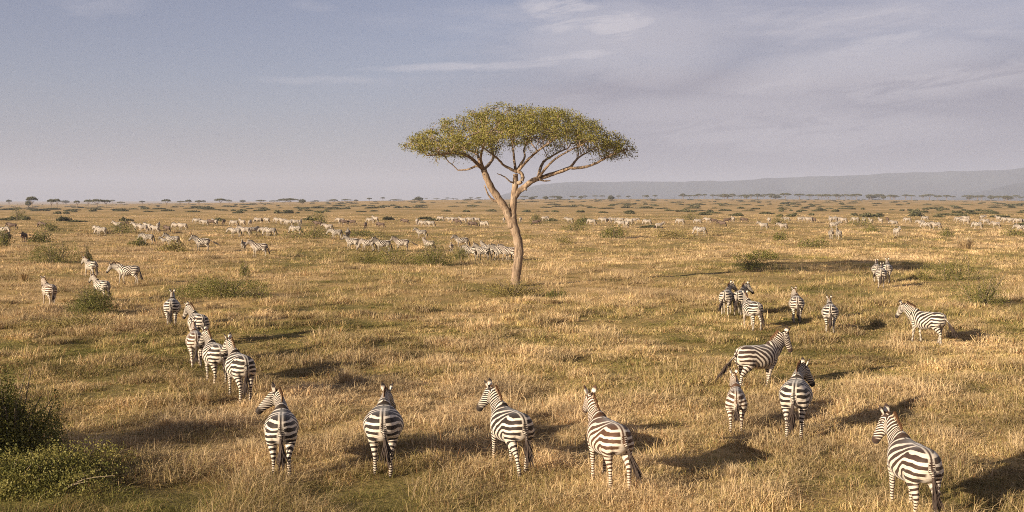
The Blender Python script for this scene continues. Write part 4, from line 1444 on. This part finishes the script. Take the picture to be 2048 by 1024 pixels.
HEAD = dict(L=178, LA=150, LC=208, R=2, RA=32, RC=-30, A=95, C=-92)
FACE = dict(L='facing left', LA='angled away to the left', LC='angled nearer to the left', R='facing right', RA='angled away to the right', RC='angled nearer to the right', A='seen from behind', C='facing the camera')
POSE = dict(up='head up', walk='walking', low='head low', graze='grazing', turn='looking round', flick='tail out')
frng = random.Random(4)


def far_animal(kind, pose, face, u, v, label, sc=1.0):
    p = at(u, v)
    z = kind == 'zebra'
    me = (FARZ if z else FARG)[pose]
    o = link(kind, me, None, p, R(HEAD[face] + frng.uniform(-9, 9)), sc * frng.uniform(.93, 1.03))
    o.location.z += .02
    o.color = frng.choice([STRIPE_BLACK, STRIPE_BLACK, DB])
    if v > 476: o.color[3] = .62  # middle rows: coat darkened to stand in for their backlighting
    tag(o, label, kind, 'far herd of zebras' if z else 'wildebeest mixed in with the far herd')


# middle rows, told apart one by one
MID = [
    ('low', 'L', 296, 489, 'zebra grazing left behind a low bush, leftmost of the left middle row', 1),
    ('up', 'L', 346, 494, 'darker zebra with raised head standing over a foal, left middle row', 1),
    ('up', 'L', 330, 490, 'tiny foal at the chest of the darker zebra, left middle row', .6),
    ('flick', 'L', 405, 503, 'pale zebra facing left with its tail flung out, left middle row', 1.05),
    ('up', 'C', 487, 502, 'foal facing the camera left of a larger zebra', .72),
    ('up', 'L', 519, 515, 'zebra facing left, right of the foal that faces the camera', .98),
    ('up', 'LA', 705, 501, 'dark zebra with raised head, leftmost of the row before the central mound', 1),
    ('graze', 'L', 736, 503, 'grazing zebra, head down beside the dark one, row before the central mound', 1),
    ('up', 'L', 766, 506, 'pale zebra overlapping the grazing one, row before the central mound', 1),
    ('flick', 'L', 804, 503, 'zebra with tail flung out to the right above the central mound', 1),
    ('up', 'L', 843, 477, 'lone zebra with raised head standing above the central mound', .95),
    ('turn', 'LA', 858, 503, 'zebra looking round at the camera behind the central bush', .95),
    ('up', 'L', 924, 497, 'zebra with raised head behind the mound, left of the group at the trunk', 1),
    ('up', 'C', 903, 505, 'foal peeping over the mound left of the acacia', .65),
    ('low', 'LA', 942, 520, 'zebra rump showing beside the central bush, leftmost of the group at the trunk', .98),
    ('up', 'LA', 966, 521, 'striped zebra in the middle of the group left of the trunk', 1),
    ('turn', 'LA', 977, 517, 'darker zebra behind the middle one of the group left of the trunk', 1),
    ('walk', 'L', 1003, 522, 'zebra nosing its neighbour, next to the acacia trunk', 1),
    ('walk', 'LA', 1018, 523, 'zebra partly hidden by the acacia trunk', 1),
    ('graze', 'L', 203, 472, 'white looking zebra grazing left in the open, upper left', .95),
    ('low', 'LA', 194, 468, 'zebra half hidden behind the white looking grazing one, upper left', .9),
    ('low', 'L', 471, 474, 'grazing zebra, leftmost of the trio above the left middle row', 1),
    ('walk', 'L', 490, 472, 'middle zebra of the trio above the left middle row', 1),
    ('graze', 'RA', 507, 470, 'rightmost zebra of the trio above the left middle row', .9),
    ('graze', 'L', 541, 474, 'grazing zebra next to a half hidden one, left of the shrubby strip', 1),
    ('low', 'L', 532, 472, 'half hidden zebra behind the grazing one, left of the shrubby strip', .9),
    ('graze', 'L', 592, 470, 'lone zebra grazing left beside the shrubby strip', 1),
    ('walk', 'L', 657, 463, 'zebra leading left just behind a dark wildebeest', 1),
    ('low', 'L', 673, 479, 'pale zebra walking left past the shrubby strip', 1),
    ('walk', 'A', 696, 478, 'darker rumped zebra following the pale one past the shrubby strip', .95),
    ('graze', 'L', 1401, 472, 'large striped zebra grazing alone right of the acacia', 1.05),
    ('up', 'R', 1318, 459, 'small pale zebra facing right with its head up, right of the acacia', .9),
    ('walk', 'L', 1566, 461, 'striped zebra walking left above the long tree shadow', .95),
    ('up', 'L', 1527, 460, 'pale zebra partly behind a bush, following the striped walker', .95),
    ('up', 'R', 1668, 459, 'zebra facing right with its head up, above the pair standing together', .95),
    ('up', 'C', 1662, 479, 'left zebra of the pair standing together, facing the camera', 1),
    ('turn', 'A', 1677, 480, 'right zebra of the pair standing together, pale rump towards the camera', 1),
    ('up', 'C', 1793, 474, 'lone zebra facing straight at the camera, upper right', .95),
    ('graze', 'RC', 8, 471, 'zebra at the very left edge of the picture', 1),
]
for pose, face, u, v, lab, sc in MID:
    far_animal('zebra', pose, face, u, v, lab, sc)

ORD = ['first', 'second', 'third', 'fourth', 'fifth', 'sixth', 'seventh', 'eighth', 'ninth', 'tenth', 'eleventh', 'twelfth', 'thirteenth', 'fourteenth', 'fifteenth', 'sixteenth',
       'seventeenth', 'eighteenth', 'nineteenth', 'twentieth', 'twenty-first', 'twenty-second', 'twenty-third', 'twenty-fourth', 'twenty-fifth', 'twenty-sixth']
# the far line, bunch by bunch (place words, animals)
LINE = [
    ('bunch by the far left shrubs', [('up', 'L', 235, 458), ('up', 'L', 275, 462), ('low', 'L', 286, 465), ('walk', 'LA', 296, 463), ('low', 'LA', 311, 467), ('up', 'A', 317, 460)]),
    ('loose bunch left of the far left bushy bank', [('graze', 'L', 354, 460), ('low', 'L', 366, 461), ('graze', 'L', 395, 449), ('low', 'L', 410, 452), ('up', 'LA', 430, 451)]),
    ('crowd on the far left skyline side', [('graze', 'L', 469, 453), ('up', 'LA', 485, 453), ('low', 'A', 500, 453), ('graze', 'L', 517, 447), ('low', 'LA', 534, 447), ('graze', 'L', 556, 447), ('low', 'L', 566, 449), ('graze', 'L', 578, 452), ('low', 'L', 591, 452), ('up', 'A', 601, 452)]),
    ('bunch among the wildebeest left of the acacia', [('low', 'L', 682, 449), ('graze', 'L', 741, 447), ('up', 'LA', 751, 445)]),
    ('threesome halfway from the mound to the skyline', [('low', 'A', 834, 450), ('graze', 'L', 847, 454), ('low', 'L', 862, 455)]),
    ('string just left of the acacia trunk', [('graze', 'L', 882, 443), ('low', 'L', 900, 445), ('low', 'L', 909, 446), ('up', 'L', 926, 447), ('graze', 'L', 941, 446), ('low', 'L', 954, 446), ('graze', 'RC', 967, 456), ('low', 'C', 1008, 446)]),
    ('few just right of the acacia trunk', [('low', 'A', 1041, 446), ('graze', 'R', 1089, 443), ('walk', 'L', 1139, 447)]),
    ('crowd right of the acacia', [('graze', 'L', 1184, 451), ('low', 'L', 1207, 447), ('walk', 'L', 1216, 447), ('low', 'L', 1226, 446), ('graze', 'L', 1241, 447), ('low', 'L', 1242, 455), ('up', 'A', 1254, 456), ('low', 'LA', 1259, 449), ('low', 'R', 1269, 447), ('graze', 'L', 1295, 451)]),
    ('string in the middle right distance', [('graze', 'L', 1361, 450), ('graze', 'L', 1396, 449), ('low', 'L', 1416, 446), ('up', 'A', 1466, 445)]),
    ('bunch above the striped walker', [('low', 'A', 1538, 447), ('low', 'L', 1573, 445), ('graze', 'R', 1601, 444), ('low', 'L', 1618, 446), ('up', 'A', 1661, 446), ('low', 'L', 1668, 445), ('walk', 'LA', 1677, 445), ('low', 'L', 1687, 447)]),
    ('string left of the lone staring zebra', [('graze', 'L', 1711, 446), ('low', 'A', 1728, 447), ('up', 'A', 1741, 449), ('up', 'A', 1761, 448), ('low', 'L', 1788, 453)]),
    ('bunch right of the lone staring zebra', [('graze', 'L', 1815, 446), ('low', 'L', 1842, 453), ('graze', 'L', 1851, 443), ('graze', 'L', 1853, 459), ('low', 'L', 1872, 460)]),
    ('scatter above the pale tussock', [('graze', 'L', 1917, 445), ('low', 'L', 1933, 443), ('low', 'L', 1931, 449), ('graze', 'L', 1955, 459), ('low', 'R', 1965, 440), ('low', 'L', 1971, 450)]),
    ('crowd at the right edge', [('low', 'L', 1992, 457), ('up', 'A', 1996, 443), ('graze', 'L', 2011, 446), ('low', 'L', 2022, 447), ('graze', 'L', 2037, 449), ('low', 'L', 2046, 449), ('low', 'L', 2041, 466)]),
]
for where, an in LINE:
    an = sorted(an, key=lambda q: q[2])
    for i, (pose, face, u, v) in enumerate(an):
        far_animal('zebra', pose, face, u, v, f'tiny zebra, {ORD[i]} from left in the {where}', .97)
GN = [('up', 'L', 25, 460), ('graze', 'L', 86, 458), ('up', 'C', 49, 485), ('graze', 'A', 14, 484), ('up', 'R', 245, 456), ('up', 'LA', 335, 466), ('graze', 'L', 423, 451), ('up', 'A', 447, 451), ('up', 'L', 636, 455),
      ('up', 'L', 689, 451), ('graze', 'L', 705, 451), ('up', 'A', 731, 459), ('graze', 'L', 762, 457), ('up', 'LA', 811, 450), ('up', 'L', 916, 450), ('graze', 'L', 947, 456), ('up', 'R', 1071, 452), ('up', 'L', 1429, 448),
      ('up', 'LA', 1445, 455), ('graze', 'R', 1453, 447), ('graze', 'L', 1489, 446), ('up', 'A', 1628, 446), ('up', 'A', 1775, 446)]
GN.sort(key=lambda q: q[2])
for i, (pose, face, u, v) in enumerate(GN):
    far_animal('wildebeest', pose, face, u, v, f'dark brown wildebeest, {POSE[pose]}, {FACE[face]}, {ORD[i]} wildebeest from the left edge', 1.0)

# ------------------------------------------------------------------ shrubs and tussocks one can tell apart
bush(186, 634, 128, 42, 'big dense dark bush hiding a zebra in the left middle ground', 1, 0.037, 11959, 8, .04)
bush(440, 597, 190, 32, 'long low shrub mound right of the left file of zebras', 2, 0.043, 11959, 10, .14, dep=.45)
bush(489, 557, 22, 27, 'small upright bush on the back of the long low mound', 3, 0.037, 2070, 4, .05)
bush(108, 527, 110, 34, 'sprawling olive thicket upper left of the slim zebra', 4, 0.050, 8280, 9, .1, dep=.6)
bush(176, 526, 26, 22, 'dark rounded bush right end of the sprawling thicket', 5, 0.043, 2070, 4)
bush(10, 928, 170, 108, 'tall straggly bush at the left edge with bare twigs', 6, 0.03, 46000, 12, .1, ragged=.7, stems=40)
bush(-340, 985, 440, 190, 'tall bush just beyond the left edge, known only by its broad shadow', 44, 0.043, 20700, 9, .1)
bush(60, 992, 330, 46, 'low spreading green shrub in the bottom left corner', 7, 0.03, 40000, 18, .22, dep=.7, ragged=.8, stems=30)
bush(868, 533, 100, 33, 'dark green bush on the right end of the central mound', 8, 0.050, 7819, 7, .02)
bush(790, 531, 150, 26, 'low olive shrubs along the central mound', 9, 0.050, 8280, 10, .2, dep=.4)
bush(720, 528, 90, 16, 'thin scrubby left end of the central mound', 10, 0.050, 3679, 7, .25, dep=.4, mat=M_SHRUB_LIGHT)
bush(918, 522, 50, 24, 'shrub between the central bush and the zebras at the trunk', 11, 0.050, 3219, 5, .12)
bush(1026, 596, 120, 26, 'scrubby undergrowth round the foot of the acacia', 12, 0.037, 7359, 10, .24, mat=M_SHRUB_LIGHT, dep=.4, ragged=.7, stems=40)
bush(1112, 599, 44, 14, 'small dark shrub right of the acacia foot', 13, 0.037, 2070, 4, .08)
bush(1925, 563, 130, 34, 'broad green thicket beside the trio of zebras', 14, 0.043, 6899, 9, .16, dep=.6)
bush(1968, 612, 110, 40, 'open mixed thicket below the broad green one, right side', 15, 0.037, 6899, 9, .12, ragged=.7, dep=.6, stems=24)
bush(1838, 562, 36, 16, 'small bright green bush left of the broad thicket', 16, 0.037, 2070, 4, .25, mat=M_SHRUB_LIGHT)
bush(1225, 477, 58, 20, 'rounded dark bush below the crowd right of the acacia', 17, .11, 1800, 6, .05)
bush(1148, 462, 50, 15, 'flat green bush left of the rounded dark one', 18, .11, 1400, 6, .12)
bush(1345, 478, 90, 14, 'long pale green scrub left of the large grazing zebra', 19, .11, 1500, 9, .25, dep=.4, mat=M_SHRUB_LIGHT)
bush(1128, 487, 56, 12, 'small scrub patch right of the trunk', 20, .1, 900, 5, .2, mat=M_SHRUB_LIGHT)
bush(1520, 521, 90, 15, 'flat dark scrub at the left end of the long tree shadow', 21, .09, 1600, 7, .05, dep=.4)
bush(1510, 543, 66, 20, 'dark scrubby hummock in front of the long tree shadow', 22, 0.050, 3449, 6, .02)
bush(1628, 494, 56, 12, 'little scrub patch below the pair of zebras', 23, .1, 900, 5, .1)
bush(85, 485, 62, 17, 'dark bush beside the front-facing wildebeest at left', 24, .1, 1600, 6, 0)
bush(6, 493, 34, 32, 'dark bush cut by the left edge', 25, .1, 1500, 5, 0)
bush(276, 493, 40, 13, 'green bush hiding the legs of the grazing zebra, left middle row', 26, .1, 1100, 5, .1)
bush(352, 504, 90, 14, 'olive scrub in front of the darker zebra, left middle row', 27, .1, 1500, 8, .22, dep=.4, mat=M_SHRUB_LIGHT)
bush(243, 467, 66, 16, 'green shrubs at the feet of the bunch at far left', 28, .12, 1600, 8, .12)
bush(90, 462, 46, 14, 'scrub hiding a wildebeest at far left', 29, .12, 1100, 6, .1)
bush(30, 441, 44, 20, 'brownish open bush in the upper left', 30, .14, 1100, 5, .1, ragged=.7)
bush(615, 478, 90, 18, 'shrubby strip left of the central row of zebras', 31, .11, 1900, 9, .2, dep=.5)
bush(725, 474, 60, 12, 'dark flat shrub right of the pale walking zebra', 32, .11, 1100, 6, .06)
bush(640, 446, 50, 16, 'green bush clump above the shrubby strip', 33, .14, 1200, 6, .1)
bush(1066, 449, 28, 17, 'dark rounded bush right of the upper trunk', 34, .14, 900, 4, 0)
bush(1160, 450, 30, 13, 'dark bush right of the walking zebra by the trunk', 35, .14, 900, 4, 0)
bush(1386, 440, 34, 12, 'bushes behind the string in the middle right distance', 36, .14, 900, 5, .05)
bush(1726, 452, 50, 12, 'green shrubs below the string on the right', 37, .13, 1000, 6, .1)
bush(1562, 448, 34, 12, 'shrub left of the bunch above the striped walker', 38, .13, 900, 5, .1)
bush(150, 662, 200, 24, 'low green scrubby patch below the big dark bush', 39, 0.034, 8280, 12, .3, mat=M_SHRUB_LIGHT, dep=.4, ragged=.7)
bush(1560, 481, 30, 13, 'small olive bush near the right centre', 40, .11, 700, 4, .12)
bush(1895, 474, 30, 12, 'small green bush left of the pale tussock', 41, .11, 700, 4, .12)
bush(1745, 465, 40, 10, 'low scrub right of the pair of zebras', 42, .12, 700, 5, .15)
bush(2030, 473, 40, 12, 'low scrub at the right edge below the crowd', 43, .12, 700, 5, .15)
tussock(1931, 500, 62, 30, 'big pale fountain of dry grass on the right', 1, 230)
tussock(47, 562, 46, 24, 'dry grass clump at the left edge above the young zebra', 2, 220, .12)
tussock(330, 862, 62, 44, 'pale dry tussock left of the file of zebras', 3, 260)
tussock(1466, 962, 70, 46, 'bright straw tussock in the foreground below the foal', 4, 220)
tussock(405, 812, 60, 42, 'straw tussock below the second to last zebra of the left file', 5, 260)
tussock(690, 770, 70, 44, 'brown dry tussock right of the left file', 6, 200, .1)
tussock(1050, 846, 60, 44, 'dry tussock behind the zebra below the acacia', 7, 240)

# ------------------------------------------------------------------ scrub on the far plain
FB = far_bush_protos()
rng = random.Random(11)
cand = []
for _ in range(1250):
    d = math.exp(rng.uniform(math.log(215), math.log(2250)))
    if rng.random() > min(1.0, .30 + d / 900): continue
    az = rng.uniform(-25.6, 25.6)
    x, y = d * math.tan(R(az)), d
    if float(fbm(x / 150, y / 95, 71, 3)) < .47: continue
    w = rng.uniform(2.4, 8.0) * (1.35 if d > 600 else .9)
    cand.append((w / d, x, y, w))
cand.sort(reverse=True)
print('far bushes', len(cand))
solo, rest = cand[:230], cand[230:]
PLACE = lambda x, y: ('left of the acacia' if x / y < -.06 else 'behind the acacia' if x / y < .08 else 'right of the acacia') + (' just beyond the herd' if y < 420 else ' halfway to the skyline' if y < 900 else ' close under the skyline')
for _, x, y, w in solo:
    z = float(terrain(x, y))
    o = link('bush', FB[rng.randrange(6)], None, (x, y, z - .05), rng.uniform(0, 6.3), (w / 2, w / 2 * rng.uniform(.6, 1), rng.uniform(.9, 2.0)))
    tag(o, 'low dark green bush on the far plain ' + PLACE(x, y), 'bush', 'scattered bushes ' + PLACE(x, y))
Vs, Qs, Ts, k = [], [], [], 0
for _, x, y, w in rest:
    me = FB[rng.randrange(6)]
    n = len(me.vertices)
    co = np.empty(n * 3, np.float32); me.vertices.foreach_get('co', co); co = co.reshape(-1, 3)[:, :]
    sel = n // 4 // 3 * 4
    co = co[:sel]
    a = rng.uniform(0, 6.3)
    c, s_ = math.cos(a), math.sin(a)
    co = np.stack([(co[:, 0] * c - co[:, 1] * s_) * w / 2, (co[:, 0] * s_ + co[:, 1] * c) * w / 2, co[:, 2] * rng.uniform(.9, 2.0)], 1)
    ctr = co.reshape(-1, 4, 3).mean(1, keepdims=True)
    co = ((co.reshape(-1, 4, 3) - ctr) * 1.6 + ctr).reshape(-1, 3)
    Vs.append(co + np.array([x, y, float(terrain(x, y))])); Qs.append(np.arange(sel).reshape(-1, 4) + k); k += sel
V = np.vstack(Vs)
o = link('scrub', np_mesh('far scrub', V, quads=np.vstack(Qs), mat=M_FARLEAF, smooth=False, attrs={'tint': np.repeat(np.random.default_rng(3).normal(.4, .2, len(V) // 4).clip(0, 1), 4)}))
tag(o, 'belt of low scrub dotting the plain under the skyline', 'scrub', kind='stuff')

# ------------------------------------------------------------------ flat-topped trees on the skyline: (u, top v, crown width px, distance, kind)
FT = far_tree_protos()
SKY = [(19, 399.5, 11, 1500, 2), (65, 394, 21, 620, 0), (58, 401, 12, 900, 3), (104, 399, 18, 800, 1), (115, 397.5, 14, 850, 2), (155, 401, 12, 1000, 2), (178, 400, 18, 950, 1), (195, 398.5, 26, 900, 1), (213, 400, 19, 950, 1),
       (242, 403, 16, 1500, 4), (285, 401, 12, 1500, 2), (334, 398.5, 18, 900, 0), (362, 402, 16, 1500, 4), (378, 400, 12, 1000, 2), (399, 400, 14, 1100, 0), (442, 397, 23, 850, 1), (522, 400, 20, 1300, 4), (547, 400.5, 18, 1300, 4),
       (580, 397, 40, 950, 4), (605, 399, 14, 1100, 3), (668, 398, 17, 1100, 1), (692, 398, 20, 1300, 4), (739, 395.5, 11, 1500, 2), (766, 394, 10, 1600, 2), (838, 393, 16, 1100, 3), (895, 395, 9, 1700, 0), (942, 395, 9, 1700, 0),
       (958, 394, 10, 1700, 0), (1063, 393, 12, 1400, 3), (1072, 392, 9, 1600, 0), (1091, 392.5, 11, 1300, 3), (1119, 391.5, 12, 1300, 3), (1144, 391.5, 10, 1600, 1), (1162, 391, 9, 1500, 3), (1170, 391, 10, 1600, 0),
       (1204, 390.5, 12, 1800, 4), (1222, 390.5, 12, 1250, 3), (1237, 391, 10, 1800, 4), (1256, 391, 9, 1700, 0), (1287, 390.5, 8, 1700, 2), (1310, 389.5, 10, 1800, 0), (1365, 387, 11, 1700, 2), (1388, 389.5, 13, 1800, 4),
       (1397, 387.5, 15, 1700, 1), (1409, 388, 10, 1700, 2), (1425, 389, 11, 1800, 0), (1436, 389, 14, 1800, 1), (1448, 388, 20, 1600, 1), (1464, 388, 12, 1800, 0), (1488, 388.5, 11, 1800, 2), (1502, 388.5, 12, 1800, 0),
       (1514, 387.5, 12, 1700, 2), (1528, 388.5, 14, 1800, 4), (1541, 388, 18, 1700, 1), (1570, 387, 24, 1700, 1), (1598, 388, 22, 1700, 0), (1619, 388, 18, 1800, 4), (1636, 388.5, 16, 1800, 1), (1651, 388, 22, 1800, 4),
       (1672, 388.5, 16, 1800, 4), (1690, 388, 20, 1800, 1), (1712, 388, 24, 1700, 4), (1740, 389, 12, 1900, 0), (1757, 388, 22, 1700, 1), (1780, 389.5, 14, 1900, 4), (1810, 388.5, 14, 1900, 2), (1822, 390, 14, 1800, 1),
       (1845, 389.5, 16, 1800, 4), (1858, 389, 24, 1700, 1), (1877, 390.5, 12, 1900, 4), (1892, 390.5, 16, 1700, 0), (1935, 390, 26, 1700, 1), (1962, 391, 16, 1800, 0), (1985, 393, 12, 1900, 4), (2012, 391.5, 18, 1700, 1), (2031, 391, 16, 1800, 1)]
_r = random.Random(5)
for _ in range(64):
    _u = 1040 + 1010 * _r.random() ** .7
    SKY.append((_u, float(np.interp(_u, [1040, 1300, 1700, 2048], [392.5, 390.5, 389.5, 392.5])) + _r.uniform(-1, 1.6), _r.uniform(7, 22), _r.uniform(1500, 2350), _r.choice([0, 1, 1, 3, 4, 4])))
for _ in range(26):
    SKY.append((_r.uniform(0, 960), 401.5 - _r.uniform(0, 2.5), _r.uniform(7, 18), _r.uniform(1400, 2300), _r.choice([0, 1, 3, 4, 4])))
SKY.sort()
NEARLAB = {65: 'tallest flat-topped acacia on the far left skyline', 838: 'round dense tree on the skyline left of the acacia trunk', 195: 'widest of the three touching flat-topped acacias on the left skyline',
           442: 'umbrella acacia on the left skyline above the left middle row', 580: 'very wide flat-topped acacia on the skyline left of centre', 334: 'small umbrella acacia alone on the left skyline',
           1222: 'round dense tree on the skyline right of the acacia'}
first = {}
seen = {}
BINS = [(150, 'above the far left edge'), (262, 'above the far left shrubs'), (455, 'above the left middle row of zebras'), (620, 'above the far left crowd'), (800, 'above the shrubby strip'), (1031, 'just left of the acacia trunk'),
        (1180, 'just right of the acacia trunk'), (1330, 'above the crowd right of the acacia'), (1440, 'above the large lone grazing zebra'), (1530, 'above the long tree shadow'), (1640, 'above the striped walking zebra'),
        (1740, 'above the pair of zebras'), (1850, 'above the lone staring zebra'), (1950, 'above the pale tussock'), (9999, 'by the right edge')]
for (u, vt, w, d, kk) in SKY:
    tr, cr, rx, ht = FT[kk]
    x = (u - 1024) / FPX * d
    z = float(terrain(x, d))
    d *= rng.uniform(.86, 1.12)
    x = (u - 1024) / FPX * d
    z = float(terrain(x, d))
    H = max(3.0, CAM_H - z + (399 - vt + rng.uniform(-.8, .6)) * d / FPX)
    nm, cnt = next((n_, i_) for i_, (lim, n_) in enumerate(BINS) if u < lim)
    seen[nm] = seen.get(nm, 0) + 1
    shape = 'round dense' if kk == 3 else ('wide flat-topped' if w > 15 else 'small flat-topped')
    lab = NEARLAB.get(u) or f'{shape} skyline tree, {ORD[seen[nm] - 1]} from left {nm}'
    if kk not in first:
        o = empty('skyline_tree')
        ch = [link('trunk', tr, o), link('crown', cr, o)]
        first[kk] = (o, ch)
    else:
        o = copy_tree(*first[kk])
    sx = w * d / FPX / (2 * rx)
    o.location = (x, d, z); o.rotation_euler = (0, 0, rng.uniform(0, 6.3)); o.scale = (sx, sx, H / ht)
    tag(o, lab, 'tree', 'small trees along the skyline')

# ------------------------------------------------------------------ the air
def build_haze():
    x0, x1, y0, y1, z0, z1 = -15000, 15000, -15000, 15000, -32, 285
    V = np.array([[a, b, c] for c in (z0, z1) for a, b in ((x0, y0), (x1, y0), (x1, y1), (x0, y1))])
    Q = np.array([[0, 3, 2, 1], [4, 5, 6, 7], [0, 1, 5, 4], [1, 2, 6, 5], [2, 3, 7, 6], [3, 0, 4, 7]])
    m, n, l, out = new_mat('haze')
    v = N(n, 'ShaderNodeVolumePrincipled')
    v.inputs['Color'].default_value = (*HAZE_COL, 1)
    v.inputs['Density'].default_value = HAZE_DENS
    v.inputs['Anisotropy'].default_value = 0.0
    l.new(v.outputs[0], out.inputs['Volume'])
    o = link('haze', np_mesh('haze', V, quads=Q, mat=m, smooth=False))
    tag(o, 'thin dry haze over the whole plain', 'haze', kind='stuff')


HAZE_COL = (0.48, 0.54, 0.70)
HAZE_DENS = 1.3e-4
build_haze()
